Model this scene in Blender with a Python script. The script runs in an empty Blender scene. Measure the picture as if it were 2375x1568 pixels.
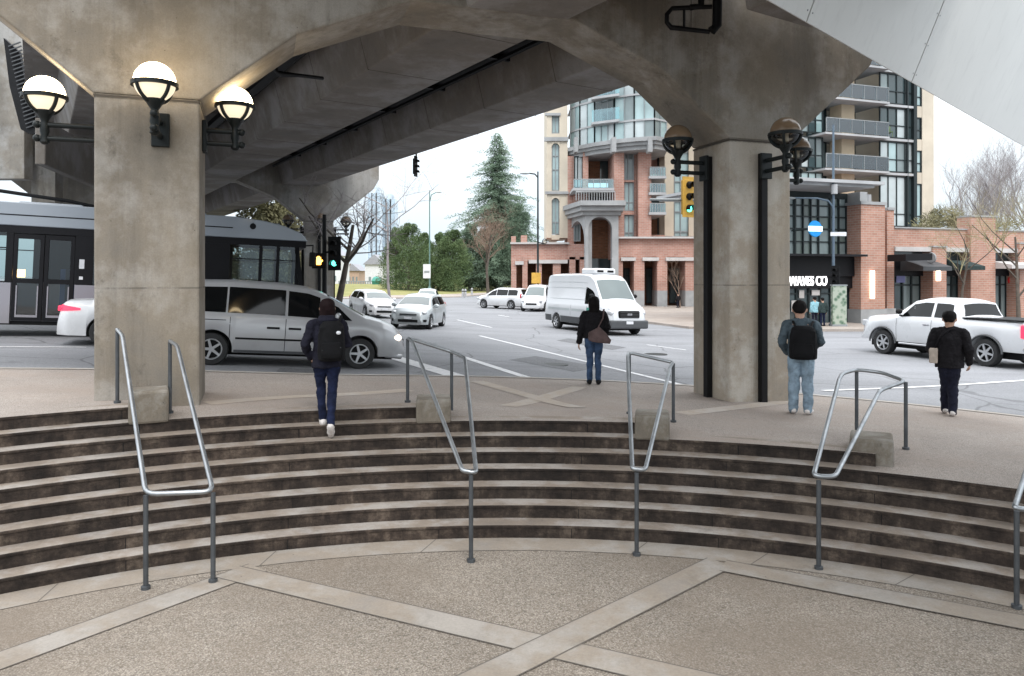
import bpy, math, random
from mathutils import Vector, Matrix
random.seed(7)
R = math.radians
SC = bpy.context.scene
COL = SC.collection
# ---------------------------------------------------------------- frame of reference
F, CU, CV, HC = 1715.0, 1187.0, 640.0, 2.9      # focal length / centre / horizon of the view, eye height above the lower plaza
TH = R(19)                                       # the street grid is turned 19 degrees
E1 = Vector((math.cos(TH), math.sin(TH), 0)); E2 = Vector((-math.sin(TH), math.cos(TH), 0)); EZ = Vector((0, 0, 1))
def P(u, v, Y): return Vector(((u-CU)/F*Y, Y, HC+(CV-v)/F*Y))
def ST(s, t, z=0.0): return E1*s + E2*t + EZ*z
def toST(x, y): return x*E1.x+y*E1.y, x*E2.x+y*E2.y
def on_t(u, v, t):
    x = (u-CU)/F; return P(u, v, t/(E2.x*x+E2.y))
def lin(tab, x):
    if x <= tab[0][0]: return tab[0][1]
    for (a, b), (c, d) in zip(tab, tab[1:]):
        if x <= c: return b+(d-b)*(x-a)/(c-a)
    return tab[-1][1]
GT = [(-40, 2.4), (-20, 1.95), (-4.7, 1.40), (-2, 1.27), (1.8, 1.0), (4, .90), (7.6, .75), (10.9, .62), (14.5, .5), (22, .40), (60, .30)]
def G(x, y):
    s, t = toST(x, y); return sum(lin(GT, s+d) for d in (-1, -.5, 0, .5, 1))/5
KERB = .13
def hit(u, v, off=0.0):
    """point of the sloping street seen at u, v"""
    lo = 4.0; Y = lo
    f = lambda Y: HC+(CV-v)/F*Y-(G((u-CU)/F*Y, Y)+off)
    while f(Y) > 0 and Y < 900: lo = Y; Y *= 1.03
    a, b = lo, Y
    for _ in range(40):
        m = (a+b)/2
        if f(m) > 0: a = m
        else: b = m
    return P(u, v, a)
# ---------------------------------------------------------------- objects
ORG = {}
def tag(o, label=None, cat=None, group=None, kind=None):
    if label: o['label'] = label
    if cat: o['category'] = cat
    if group: o['group'] = group
    if kind: o['kind'] = kind
    return o
def thing(name, label, cat, loc=(0, 0, 0), group=None, local=False):
    o = bpy.data.objects.new(name, None); COL.objects.link(o); o.location = loc; o.empty_display_size = .2
    ORG[o.name] = Vector((0, 0, 0)) if local else Vector(loc)
    return tag(o, label, cat, group)
def copy_tree(o, parent=None):
    c = o.copy(); COL.objects.link(c); ORG[c.name] = ORG.get(o.name, Vector((0, 0, 0)))
    if parent: c.parent = parent
    for ch in list(o.children): copy_tree(ch, c)
    return c
class MB:
    def __init__(s): s.v = []; s.f = []; s.m = []
    def add(s, vs, fs, mi=0):
        n = len(s.v); s.v += [Vector(p) for p in vs]; s.f += [[i+n for i in f] for f in fs]; s.m += [mi]*len(fs); return s
    def ob(s, o, x, y, z, mi=0):
        """box: corner o, edge vectors x y z"""
        o, x, y, z = Vector(o), Vector(x), Vector(y), Vector(z)
        if x.cross(y).dot(z) < 0: o = o+x; x = -x
        vs = [o, o+x, o+x+y, o+y, o+z, o+x+z, o+x+y+z, o+y+z]
        return s.add(vs, [(3, 2, 1, 0), (4, 5, 6, 7), (0, 1, 5, 4), (1, 2, 6, 5), (2, 3, 7, 6), (3, 0, 4, 7)], mi)
    def box(s, x0, x1, y0, y1, z0, z1, mi=0): return s.ob((x0, y0, z0), (x1-x0, 0, 0), (0, y1-y0, 0), (0, 0, z1-z0), mi)
    def stbox(s, s0, s1, t0, t1, z0, z1, mi=0): return s.ob(ST(s0, t0, z0), E1*(s1-s0), E2*(t1-t0), EZ*(z1-z0), mi)
    def uv(s, u0, u1, v0, v1, Y, d=.3, mi=0):
        """box whose front face fills u0..u1, v0..v1 at distance Y and is d deep"""
        p = P(u0, v1, Y); q = P(u1, v0, Y)
        return s.box(p.x, q.x, Y, Y+d, p.z, q.z, mi)
    def uvt(s, u0, u1, v0, v1, t, d=.3, mi=0):
        """the same on the street-grid plane t (level top and bottom taken at u0's side)"""
        a = on_t(u0, v0, t); b = on_t(u1, v0, t); c = on_t(u0, v1, t)
        return s.ob((a.x, a.y, c.z), (b.x-a.x, b.y-a.y, 0), E2*d, (0, 0, a.z-c.z), mi)
    def prism(s, pts, vec, mi=0):
        pts = [Vector(p) for p in pts]; vec = Vector(vec); n = len(pts)
        nrm = Vector((0, 0, 0))
        for i in range(n): nrm += pts[i].cross(pts[(i+1) % n])
        if nrm.dot(vec) > 0: pts.reverse()
        vs = pts+[p+vec for p in pts]
        fs = [list(range(n)), list(range(2*n-1, n-1, -1))]+[(i, i+n, (i+1) % n+n, (i+1) % n) for i in range(n)]
        return s.add(vs, fs, mi)
    def tube(s, path, r, n=8, mi=0, closed=False, sq=False):
        path = [Vector(p) for p in path]; k = len(path)
        rs = r if isinstance(r, (list, tuple)) else [r]*k
        up0 = None; base = len(s.v); vs = []
        for i, p in enumerate(path):
            a = path[(i-1) % k] if (i or closed) else p; b = path[(i+1) % k] if (i < k-1 or closed) else p
            d = (b-a); d = d.normalized() if d.length > 1e-9 else EZ
            if up0 is None:
                up0 = EZ if abs(d.z) < .9 else Vector((0, 1, 0))
            x = d.cross(up0)
            if x.length < 1e-4: x = d.cross(Vector((1, 0, 0)))
            x.normalize(); y = x.cross(d).normalized(); up0 = y
            sc = 1.0
            if 0 < i < k-1 or closed:
                c1 = (p-a).normalized() if (p-a).length else d; sc = 1/max(.6, abs(c1.dot(d)))
            for j in range(n):
                an = 2*math.pi*(j+.5)/n
                vs.append(p+(x*math.cos(an)+y*math.sin(an))*rs[i]*sc)
        fs = []
        for i in range(k if closed else k-1):
            for j in range(n):
                a = i*n+j; b = i*n+(j+1) % n; c = ((i+1) % k)*n+(j+1) % n; d = ((i+1) % k)*n+j
                fs.append((a, b, c, d))
        if not closed: fs += [list(range(n-1, -1, -1)), [(k-1)*n+j for j in range(n)]]
        return s.add(vs, fs, mi)
    def lathe(s, prof, c=(0, 0, 0), n=20, mi=0, ax=None, capped=True):
        """prof [(r, h)] turned about axis ax (default z) through c"""
        c = Vector(c); az = Vector(ax).normalized() if ax else EZ
        ux = az.cross(Vector((0, 1, 0)) if abs(az.y) < .9 else Vector((1, 0, 0))).normalized(); uy = az.cross(ux)
        vs = []
        for r, h in prof:
            for j in range(n):
                a = 2*math.pi*j/n; vs.append(c+az*h+(ux*math.cos(a)+uy*math.sin(a))*max(r, 1e-4))
        fs = []
        for i in range(len(prof)-1):
            for j in range(n):
                fs.append((i*n+j, i*n+(j+1) % n, (i+1)*n+(j+1) % n, (i+1)*n+j))
        if capped: fs += [list(range(n-1, -1, -1)), [(len(prof)-1)*n+j for j in range(n)]]
        return s.add(vs, fs, mi)
    def ball(s, c, r, n=16, mi=0, sc=(1, 1, 1), a0=-90, a1=90, m=10):
        pr = [(math.cos(R(a0+(a1-a0)*i/m)), math.sin(R(a0+(a1-a0)*i/m))) for i in range(m+1)]
        k = len(s.v); s.lathe([(x*r, h*r) for x, h in pr], (0, 0, 0), n, mi)
        for i in range(k, len(s.v)):
            q = s.v[i]; s.v[i] = Vector((q.x*sc[0]+c[0], q.y*sc[1]+c[1], q.z*sc[2]+c[2]))
        return s
    def build(s, name, mats, parent=None, smooth=None, bevel=None, org=None):
        o0 = Vector(org) if org is not None else (ORG.get(parent.name, Vector((0, 0, 0))) if parent else Vector((0, 0, 0)))
        me = bpy.data.meshes.new(name); me.from_pydata([p-o0 for p in s.v], [], s.f)
        for m in (mats if isinstance(mats, (list, tuple)) else [mats]): me.materials.append(m)
        me.polygons.foreach_set('material_index', s.m)
        if smooth:
            me.polygons.foreach_set('use_smooth', [True]*len(s.f)); me.update()
            if smooth < 180: me.set_sharp_from_angle(angle=R(smooth))
        me.update()
        o = bpy.data.objects.new(name, me); COL.objects.link(o)
        if parent: o.parent = parent; ORG[o.name] = o0
        elif org is not None: o.location = o0; ORG[o.name] = o0
        if bevel:
            b = o.modifiers.new('bevel', 'BEVEL'); b.width = bevel; b.segments = 2; b.limit_method = 'ANGLE'; b.angle_limit = R(35); b.harden_normals = False
        return o
# ---------------------------------------------------------------- materials
class NT:
    def __init__(s, name):
        s.m = bpy.data.materials.new(name); s.m.use_nodes = True; s.t = s.m.node_tree; s.t.nodes.clear()
        s.out = s.n('ShaderNodeOutputMaterial'); s.b = s.n('ShaderNodeBsdfPrincipled'); s.l(s.b.outputs[0], s.out.inputs[0])
        s.tc = s.n('ShaderNodeTexCoord').outputs['Object']
    def n(s, ty, **kw):
        x = s.t.nodes.new(ty)
        for k, v in kw.items(): setattr(x, k, v)
        return x
    def l(s, a, b): s.t.links.new(a, b)
    def map(s, sc, rot=(0, 0, 0), src=None, loc=(0, 0, 0)):
        m = s.n('ShaderNodeMapping'); s.l(src or s.tc, m.inputs[0]); m.inputs['Scale'].default_value = sc; m.inputs['Rotation'].default_value = rot; m.inputs['Location'].default_value = loc
        return m.outputs[0]
    def noise(s, scale, src=None, det=5, rough=.6):
        x = s.n('ShaderNodeTexNoise'); x.inputs['Scale'].default_value = scale; x.inputs['Detail'].default_value = det; x.inputs['Roughness'].default_value = rough
        s.l(src or s.tc, x.inputs['Vector']); return x.outputs['Fac']
    def ramp(s, fac, stops):
        x = s.n('ShaderNodeValToRGB'); s.l(fac, x.inputs[0]); e = x.color_ramp.elements
        while len(e) < len(stops): e.new(.5)
        for i, (p, c) in enumerate(stops): e[i].position = p; e[i].color = (c[0], c[1], c[2], 1) if isinstance(c, (tuple, list)) else (c, c, c, 1)
        return x.outputs[0]
    def mix(s, fac, a, b, mode='MIX'):
        x = s.n('ShaderNodeMix', data_type='RGBA', blend_type=mode); x.clamp_result = False
        for sock, v in ((x.inputs[0], fac), (x.inputs[6], a), (x.inputs[7], b)):
            if hasattr(v, 'links'): s.l(v, sock)
            elif isinstance(v, (tuple, list)): sock.default_value = (v[0], v[1], v[2], 1)
            else: sock.default_value = v
        return x.outputs[2]
    def math(s, op, a, b=0.0):
        x = s.n('ShaderNodeMath', operation=op)
        for sock, v in ((x.inputs[0], a), (x.inputs[1], b)):
            if hasattr(v, 'links'): s.l(v, sock)
            else: sock.default_value = v
        return x.outputs[0]
    def bump(s, h, st=.2, dist=.02):
        x = s.n('ShaderNodeBump'); x.inputs['Strength'].default_value = st; x.inputs['Distance'].default_value = dist; s.l(h, x.inputs['Height']); s.l(x.outputs[0], s.b.inputs['Normal'])
    def set(s, col=None, rough=None, metal=None, spec=None, coat=None):
        for k, v in (('Base Color', col), ('Roughness', rough), ('Metallic', metal), ('Specular IOR Level', spec), ('Coat Weight', coat)):
            if v is None: continue
            if hasattr(v, 'links'): s.l(v, s.b.inputs[k])
            elif isinstance(v, (tuple, list)): s.b.inputs[k].default_value = (v[0], v[1], v[2], 1)
            else: s.b.inputs[k].default_value = v
        if coat: s.b.inputs['Coat Roughness'].default_value = .05
        return s.m
def flat(name, c, rough=.6, metal=0., var=.12, sc=3., spec=.5, coat=None, bump=0):
    n = NT(name); f = n.noise(sc); hi = tuple(min(1, x*(1+var)) for x in c); lo = tuple(x*(1-var) for x in c)
    if bump: n.bump(n.noise(sc*12), bump, .01)
    return n.set(n.ramp(f, [(.3, lo), (.7, hi)]), rough, metal, spec, coat)
def concrete(name, lo, hi, streak=.5, sc=.9, fine=1.0, joint=None, tint=None, dark=.55):
    n = NT(name)
    big = n.noise(sc, det=7, rough=.68)
    patch = n.noise(.55, n.map((1, 1, .8), loc=(2, 7, 5)), det=5, rough=.7)
    st = n.n('ShaderNodeTexNoise'); st.inputs['Scale'].default_value = 1.0; st.inputs['Detail'].default_value = 6; st.inputs['Roughness'].default_value = .72; st.inputs['Distortion'].default_value = .5; n.l(n.map((1.5, 1.5, .12)), st.inputs['Vector']); st = st.outputs['Fac']
    st2 = n.noise(1.0, n.map((9, 9, .5), loc=(3, 1, 2)), det=6, rough=.75)
    mid_ = tuple((a_*.8+b_*.2)*k for a_, b_, k in zip(lo, hi, (1.04, .98, .90)))
    base = n.ramp(big, [(.28, lo), (.46, mid_), (.58, hi), (.75, tuple(x*1.08 for x in hi))])
    m = n.ramp(st, [(.34, dark), (.5, 1.0), (.72, 1.1)])
    base = n.mix(streak*.8, base, m, 'MULTIPLY')
    m2 = n.ramp(st2, [(.36, .70), (.52, 1.0)])
    base = n.mix(n.math('MULTIPLY', n.ramp(patch, [(.42, 0.), (.62, 1.)]), streak), base, m2, 'MULTIPLY')
    base = n.mix(min(1, streak+.15), base, n.ramp(patch, [(.30, .62), (.48, 1.0), (.72, 1.16)]), 'MULTIPLY')
    sm_ = n.noise(3.2, n.map((1, 1, .7), loc=(5, 5, 9)), det=7, rough=.78)
    base = n.mix(min(1, streak+.1), base, n.ramp(sm_, [(.32, .52), (.43, 1.0), (.6, 1.0), (.72, 1.16)]), 'MULTIPLY')
    if tint:
        base = n.mix(n.ramp(n.noise(.7, n.map((1, 1, .5), loc=(9, 4, 2)), det=4), [(.5, 0.), (.72, .55)]), base, tint)
    g = n.noise(55, det=3); base = n.mix(.35*fine, base, n.ramp(g, [(.3, .7), (.7, 1.15)]), 'MULTIPLY')
    pit = n.n('ShaderNodeTexVoronoi'); pit.inputs['Scale'].default_value = 4.5; n.l(n.tc, pit.inputs['Vector'])
    base = n.mix(1.0, base, n.ramp(pit.outputs['Distance'], [(.015, .45), (.05, 1.0)]), 'MULTIPLY')
    if joint:
        sx = n.n('ShaderNodeSeparateXYZ'); n.l(n.tc, sx.inputs[0])
        fr = n.math('FRACT', n.math('DIVIDE', n.math('ADD', sx.outputs[2], joint[1]), joint[0]))
        ln = n.math('LESS_THAN', n.math('ABSOLUTE', n.math('SUBTRACT', fr, .5)), .012/joint[0])
        base = n.mix(n.math('MULTIPLY', ln, n.math('MULTIPLY', n.ramp(sm_, [(.4, 0.), (.55, 1.)]), .55)), base, tuple(x*.35 for x in lo))
    n.bump(n.math('ADD', n.math('MULTIPLY', g, .4), big), .35, .01)
    return n.set(base, .85, 0, .3)
def brick(name, c1, c2, mortar, sc=1.0, rot=0.):
    n = NT(name); br = n.n('ShaderNodeTexBrick')
    sx = n.n('ShaderNodeSeparateXYZ'); n.l(n.map((1, 1, 1), (0, 0, rot)), sx.inputs[0])
    cx = n.n('ShaderNodeCombineXYZ'); n.l(n.math('ADD', sx.outputs[0], sx.outputs[1]), cx.inputs[0]); n.l(sx.outputs[2], cx.inputs[1])
    n.l(cx.outputs[0], br.inputs['Vector'])
    for k, v in (('Color1', c1), ('Color2', c2), ('Mortar', mortar)): br.inputs[k].default_value = (*v, 1)
    br.inputs['Scale'].default_value = 2.2*sc; br.inputs['Mortar Size'].default_value = .018; br.inputs['Brick Width'].default_value = .5; br.inputs['Row Height'].default_value = .17
    c = n.mix(.5, br.outputs[0], n.ramp(n.noise(.8, det=6), [(.3, .6), (.7, 1.2)]), 'MULTIPLY')
    return n.set(c, .85, 0, .3)
def paint(name, c, metal=0., rough=.28, flake=.0):
    n = NT(name); d = n.noise(1.6, det=5)
    sx = n.n('ShaderNodeSeparateXYZ'); n.l(n.tc, sx.inputs[0])
    dirt = n.math('MULTIPLY', n.ramp(sx.outputs[2], [(.25, 1.), (.75, 0.)]), n.ramp(d, [(.35, .1), (.7, .6)]))   # road film along the sills
    col = n.mix(dirt, n.ramp(d, [(.3, tuple(x*.96 for x in c)), (.7, c)]), (.16, .15, .14))
    return n.set(col, n.ramp(d, [(.3, rough), (.8, rough+.15)]), metal, .5, .6)
def glass(name, c, rough=.06, spec=.6, var=.25, sc=.35):
    n = NT(name); f = n.noise(sc, det=3)
    n.b.inputs['IOR'].default_value = 1.5
    return n.set(n.ramp(f, [(.3, tuple(x*(1-var) for x in c)), (.7, tuple(min(1, x*(1+var)) for x in c))]), rough, 0, spec)
def clear_glass(name, tint, gloss=.12):
    n = NT(name); tr = n.n('ShaderNodeBsdfTransparent'); tr.inputs[0].default_value = (*tint, 1)
    gl = n.n('ShaderNodeBsdfGlossy'); gl.inputs['Roughness'].default_value = .04; gl.inputs[0].default_value = (.9, .95, 1, 1)
    fr = n.n('ShaderNodeFresnel'); fr.inputs[0].default_value = 1.5
    mx = n.n('ShaderNodeMixShader'); n.l(n.math('ADD', fr.outputs[0], gloss-.04), mx.inputs[0]); n.l(tr.outputs[0], mx.inputs[1]); n.l(gl.outputs[0], mx.inputs[2]); n.l(mx.outputs[0], n.out.inputs[0])
    return n.m
def glow(name, c, st, base=(.5, .5, .5)):
    n = NT(name); n.set(base, .4); n.b.inputs['Emission Color'].default_value = (*c, 1); n.b.inputs['Emission Strength'].default_value = st
    return n.m
def grain(name, cols, sc=60, big=.8, lo=.8, hi=1.12, rough=.9, bump=.4, stain=None):
    """aggregate: small stones of several colours over broad patches"""
    n = NT(name); vo = n.n('ShaderNodeTexVoronoi'); vo.inputs['Scale'].default_value = sc; n.l(n.tc, vo.inputs['Vector'])
    w = n.n('ShaderNodeSeparateColor'); n.l(vo.outputs['Color'], w.inputs[0])
    k = len(cols); c = n.ramp(w.outputs[0], [((i+.0)/k, q) for i, q in enumerate(cols)])
    c = n.mix(1., c, n.ramp(n.noise(big, det=6, rough=.65), [(.28, lo), (.72, hi)]), 'MULTIPLY')
    c = n.mix(.6, c, n.ramp(n.noise(sc*.25, det=3), [(.3, .82), (.7, 1.1)]), 'MULTIPLY')
    c = n.mix(1., c, n.ramp(vo.outputs['Distance'], [(.25, 1.0), (.75, .55)]), 'MULTIPLY')
    sp = n.n('ShaderNodeTexVoronoi'); sp.inputs['Scale'].default_value = 2.3; n.l(n.tc, sp.inputs['Vector'])
    c = n.mix(1., c, n.ramp(sp.outputs['Distance'], [(.035, .62), (.055, 1.0)]), 'MULTIPLY')
    if stain: c = n.mix(n.ramp(n.noise(.35, n.map((1, 1, 1), loc=(4, 8, 1)), det=8, rough=.75), [(.46, 0.), (.68, .75)]), c, stain)
    n.bump(vo.outputs['Distance'], bump, .006)
    return n.set(c, rough, 0, .3)
M = {}
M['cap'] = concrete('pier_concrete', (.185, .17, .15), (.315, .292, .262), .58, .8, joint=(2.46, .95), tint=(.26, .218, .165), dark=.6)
M['col'] = concrete('skylit_column_concrete', (.30, .27, .235), (.46, .425, .38), .55, .8, joint=(2.46, .95), tint=(.39, .33, .25), dark=.65)  # beige column concrete, lightened to hold the open skylight on the right column
M['pier'] = concrete('far_pier_concrete', (.20, .192, .18), (.31, .30, .285), .6, .6)
M['girder'] = concrete('girder_concrete', (.155, .145, .138), (.245, .232, .224), .3, .5)
M['block'] = concrete('plinth_concrete', (.16, .145, .125), (.27, .25, .22), .5, 2.0)
M['tread'] = concrete('tread_concrete', (.225, .195, .172), (.34, .308, .28), .5, 1.6)
M['agg'] = grain('exposed_aggregate', [(.20, .166, .132), (.30, .257, .21), (.37, .322, .272), (.245, .21, .172), (.44, .392, .34), (.33, .284, .238)], 78, .5, .72, 1.12, stain=(.185, .15, .118))
M['band'] = concrete('smooth_band_concrete', (.25, .225, .20), (.315, .288, .258), .2, 1.1)
M['seam'] = flat('dark_joint', (.07, .06, .05), .9)
M['seaml'] = flat('paving_joint', (.12, .105, .09), .9)
M['tar'] = grain('darker_asphalt_patch', [(.155, .158, .168), (.185, .188, .198), (.17, .173, .183)], 30, .3, .85, 1.1, .8, .2)
M['walk'] = grain('sidewalk_concrete', [(.40, .345, .305), (.445, .39, .35), (.42, .365, .325), (.47, .415, .375)], 90, .45, .78, 1.12, bump=.05, stain=(.31, .25, .21))
M['pave'] = grain('red_brown_paving', [(.34, .265, .23), (.39, .31, .27), (.365, .285, .25)], 60, .7, .8, 1.15, bump=.15)
M['wband'] = concrete('pale_sidewalk_band', (.40, .355, .32), (.46, .415, .375), .1, 1.1)
M['kerb'] = concrete('kerb_concrete', (.36, .34, .32), (.46, .44, .42), .0, 1.5)
def road_asphalt():
    n = NT('worn_asphalt'); vo = n.n('ShaderNodeTexVoronoi'); vo.inputs['Scale'].default_value = 45; n.l(n.tc, vo.inputs['Vector'])
    w = n.n('ShaderNodeSeparateColor'); n.l(vo.outputs['Color'], w.inputs[0])
    c = n.ramp(w.outputs[0], [(0, (.19, .194, .207)), (.5, (.225, .229, .243)), (1, (.26, .264, .278))])
    c = n.mix(1., c, n.ramp(n.noise(.12, det=7, rough=.68), [(.3, .82), (.5, 1.), (.7, 1.1)]), 'MULTIPLY')
    c = n.mix(1., c, n.ramp(n.noise(1., n.map((.035, .75, 1), (0, 0, -TH)), det=5, rough=.6), [(.38, .86), (.6, 1.03)]), 'MULTIPLY')      # tyre-darkened lanes
    c = n.mix(1., c, n.ramp(n.noise(.8, n.map((1, 1, 1), loc=(4, 3, 1)), det=8, rough=.75), [(.30, .72), (.40, 1.0)]), 'MULTIPLY')       # oil drips, patches
    cr = n.n('ShaderNodeTexVoronoi', feature='DISTANCE_TO_EDGE'); cr.inputs['Scale'].default_value = .22; nz = n.n('ShaderNodeTexNoise'); nz.inputs['Scale'].default_value = .9; n.l(n.tc, nz.inputs['Vector'])
    n.l(n.mix(.35, n.tc, nz.outputs['Color'], 'ADD'), cr.inputs['Vector']); c = n.mix(.7, c, n.ramp(cr.outputs['Distance'], [(.003, .45), (.008, 1.0)]), 'MULTIPLY')
    n.bump(vo.outputs['Distance'], .2, .004); return n.set(c, .8, 0, .3)
M['asphalt'] = road_asphalt()
def _line():
    n = NT('worn_road_paint'); f = n.noise(6, det=8, rough=.8)
    return n.set(n.mix(.5, n.ramp(f, [(.36, (.34, .345, .36)), (.46, (.66, .66, .67))]), n.ramp(n.noise(.7, det=4), [(.3, .7), (.7, 1.1)]), 'MULTIPLY'), .75)
M['line'] = _line()
def _grass():
    n = NT('pale_winter_grass'); c = n.ramp(n.noise(.35, det=7, rough=.7), [(.3, (.16, .17, .055)), (.55, (.25, .235, .095)), (.75, (.33, .285, .14))])
    return n.set(n.mix(.6, c, n.ramp(n.noise(6, det=4), [(.3, .6), (.7, 1.25)]), 'MULTIPLY'), .95, 0, .2)
M['grass'] = _grass()
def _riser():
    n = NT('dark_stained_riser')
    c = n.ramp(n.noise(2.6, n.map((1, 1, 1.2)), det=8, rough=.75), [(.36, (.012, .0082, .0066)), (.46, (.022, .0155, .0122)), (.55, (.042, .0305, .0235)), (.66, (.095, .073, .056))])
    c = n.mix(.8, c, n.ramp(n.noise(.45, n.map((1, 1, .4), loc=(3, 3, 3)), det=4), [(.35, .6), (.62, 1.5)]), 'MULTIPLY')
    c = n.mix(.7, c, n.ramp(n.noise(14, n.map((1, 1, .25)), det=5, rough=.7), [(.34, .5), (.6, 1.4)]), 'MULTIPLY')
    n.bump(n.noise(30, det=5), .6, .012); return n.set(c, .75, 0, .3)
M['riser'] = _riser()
def _galv():
    n = NT('galvanised_tube'); f = n.noise(3, det=6)
    return n.set(n.ramp(f, [(.3, (.26, .275, .29)), (.7, (.42, .44, .46))]), n.ramp(n.noise(14, det=4), [(.3, .34), (.7, .55)]), .9)
M['galv'] = _galv()
M['postm'] = flat('weathered_steel_post', (.085, .092, .10), .5, .6, .25, 6)
M['iron'] = flat('black_green_iron', (.006, .009, .0095), .5, 0, .2, 8, .3)
M['chan'] = flat('black_steel_channel', (.006, .006, .007), .55, 0, .3, 4, .2)
M['lit'] = glow('lit_opal_globe', (1, .79, .48), 7.5, (.8, .75, .65))
M['litlow'] = glow('lit_frosted_lower_glass', (1, .83, .58), .46, (.5, .45, .38))
M['amberglass'] = flat('tan_upper_globe', (.20, .135, .085), .25, 0, .15, 2)
M['opal'] = clear_glass('unlit_smoked_globe', (.80, .76, .70), .03)
M['bulb'] = flat('unlit_bulb', (.45, .43, .38), .35)
def _clad():
    n = NT('white_metal_cladding'); f = n.noise(.5, det=3); c = n.ramp(f, [(.3, (.55, .553, .54)), (.7, (.60, .602, .588))])
    c = n.mix(.5, c, n.ramp(n.noise(1., n.map((5, 5, .35)), det=6, rough=.7), [(.3, .82), (.48, 1.0)]), 'MULTIPLY')
    return n.set(c, .42, 0, .4)
M['clad'] = _clad()
M['black'] = flat('matt_black', (.006, .006, .0065), .6, 0, .1, 3, .2)
M['rubber'] = flat('tyre_rubber', (.018, .018, .019), .8, 0, .3, 9)
M['rim'] = flat('alloy_rim', (.55, .56, .58), .3, .8, .1, 5)
M['cglass'] = glass('dark_car_glass', (.004, .005, .006), .05, .38)
M['wglass'] = glass('windscreen_glass', (.10, .125, .125), .05, .7)
M['silver'] = paint('silver_paint', (.46, .465, .48), .25, .3)
M['white'] = paint('white_paint', (.62, .63, .65), 0, .25)
M['vanwhite'] = paint('van_white_paint', (.56, .575, .60), 0, .3)
M['lightsilver'] = paint('light_silver_paint', (.44, .475, .49), .25, .28)
M['plastic'] = flat('grey_plastic', (.055, .058, .063), .55)
M['chrome'] = flat('chrome', (.6, .6, .62), .15, 1., .05)
M['headon'] = glow('lit_headlight', (1, .85, .68), .9, (.8, .7, .6))
M['head'] = flat('headlight_lens', (.55, .56, .58), .12, .3, .1)
M['tail'] = flat('red_tail_lens', (.42, .012, .03), .2, 0, .2)
M['tailon'] = glow('lit_tail_lamp', (1, .03, .08), .9, (.5, .02, .04))
M['amber'] = glow('amber_signal', (1, .45, .06), 5.0, (.6, .3, .05))
M['green'] = glow('green_signal', (.1, 1, .75), 2.2, (.1, .5, .4))
M['signal'] = flat('signal_yellow', (.50, .29, .045), .6, 0, .2)
M['plate'] = flat('licence_plate', (.62, .63, .66), .4)
M['busgrey'] = paint('bus_grey_paint', (.255, .285, .325), .1, .4)
M['busdark'] = flat('bus_dark_trim', (.006, .006, .008), .5, 0, .2, 3, .18)
M['busskirt'] = paint('bus_silver_skirt', (.25, .24, .27), .2, .4)
M['busglass'] = clear_glass('tinted_bus_glass', (.62, .70, .70), .06)
M['busin'] = flat('bus_interior', (.10, .10, .11), .7)
M['busseat'] = flat('blue_bus_seat', (.03, .06, .16), .8)
M['warm'] = glow('warm_interior_lamp', (1, .55, .2), 4.0)
M['brick'] = brick('red_brick', (.385, .195, .15), (.455, .255, .205), (.43, .35, .31), .55)
M['brick2'] = brick('shop_brick', (.38, .195, .14), (.45, .25, .19), (.43, .35, .31), .6, -TH)
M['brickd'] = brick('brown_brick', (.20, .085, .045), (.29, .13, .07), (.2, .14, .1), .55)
M['cream'] = flat('cream_render', (.52, .46, .375), .85, 0, .10, .6)
M['tan'] = flat('tan_panel', (.47, .37, .26), .8, 0, .1, .6)
M['stone'] = flat('grey_cast_stone', (.29, .295, .30), .85, 0, .2, .8)
M['slab'] = flat('pale_balcony_slab', (.36, .365, .375), .85, 0, .15, .8)
M['whitetrim'] = flat('white_trim', (.46, .44, .43), .8, 0, .12, 1)
M['frame'] = flat('dark_window_frame', (.015, .022, .024), .5, 0, .1, 3, .3)
M['frameg'] = flat('grey_window_frame', (.24, .26, .27), .5)
M['g1'] = glass('pale_blue_glass', (.30, .405, .415), .07, .8)
M['g2'] = glass('blue_grey_glass', (.17, .21, .215), .06, .7)
M['g3'] = glass('dark_room_glass', (.045, .065, .07), .06, .7)
M['g4'] = glass('curtained_glass', (.40, .45, .46), .12, .7)
M['g5'] = glass('grey_green_shop_glass', (.12, .15, .14), .08, .6)
M['railglass'] = clear_glass('balcony_glass', (.72, .92, .94), .13)
M['shopin'] = flat('shop_interior', (.16, .14, .12), .8, 0, .6, 1.2)
M['dark'] = flat('dark_recess', (.03, .026, .026), .9)
M['fascia'] = flat('black_fascia', (.006, .006, .008), .5, 0, .1, 3, .25)
M['letter'] = glow('white_sign_letters', (1, 1, 1), 1.2, (.8, .8, .8))
M['blue'] = flat('blue_sign', (.0, .23, .60), .4)
M['cyanw'] = glow('pale_sign_band', (.65, .97, 1), .8, (.6, .8, .85))
M['red'] = flat('red_sign', (.62, .03, .03), .4)
M['purple'] = flat('violet_poster', (.16, .17, .36), .5)
M['walllamp'] = glow('lit_wall_lamp', (1, .85, .68), 1.6, (.8, .7, .6))
M['bark'] = flat('grey_brown_bark', (.085, .07, .057), .9, 0, .35, 5)
M['twig'] = flat('bare_twigs', (.25, .225, .225), .9, 0, .3, .6)
M['twigy'] = flat('budding_twigs', (.27, .235, .13), .9, 0, .35, .8)
M['twigr'] = flat('russet_twigs', (.20, .14, .105), .9, 0, .3, .5)
def leaf(name, a, b, c, sc=.5):
    n = NT(name); f = n.noise(sc, det=5, rough=.7)
    x = n.set(n.mix(.5, n.ramp(f, [(.28, a), (.5, b), (.74, c)]), n.ramp(n.noise(sc*9, det=2), [(.3, .6), (.7, 1.4)]), 'MULTIPLY'), .75, 0, .25)
    n.b.inputs['Subsurface Weight'].default_value = 0
    return x
M['fir'] = leaf('fir_needles', (.065, .105, .07), (.105, .155, .105), (.16, .21, .145), .35)
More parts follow.
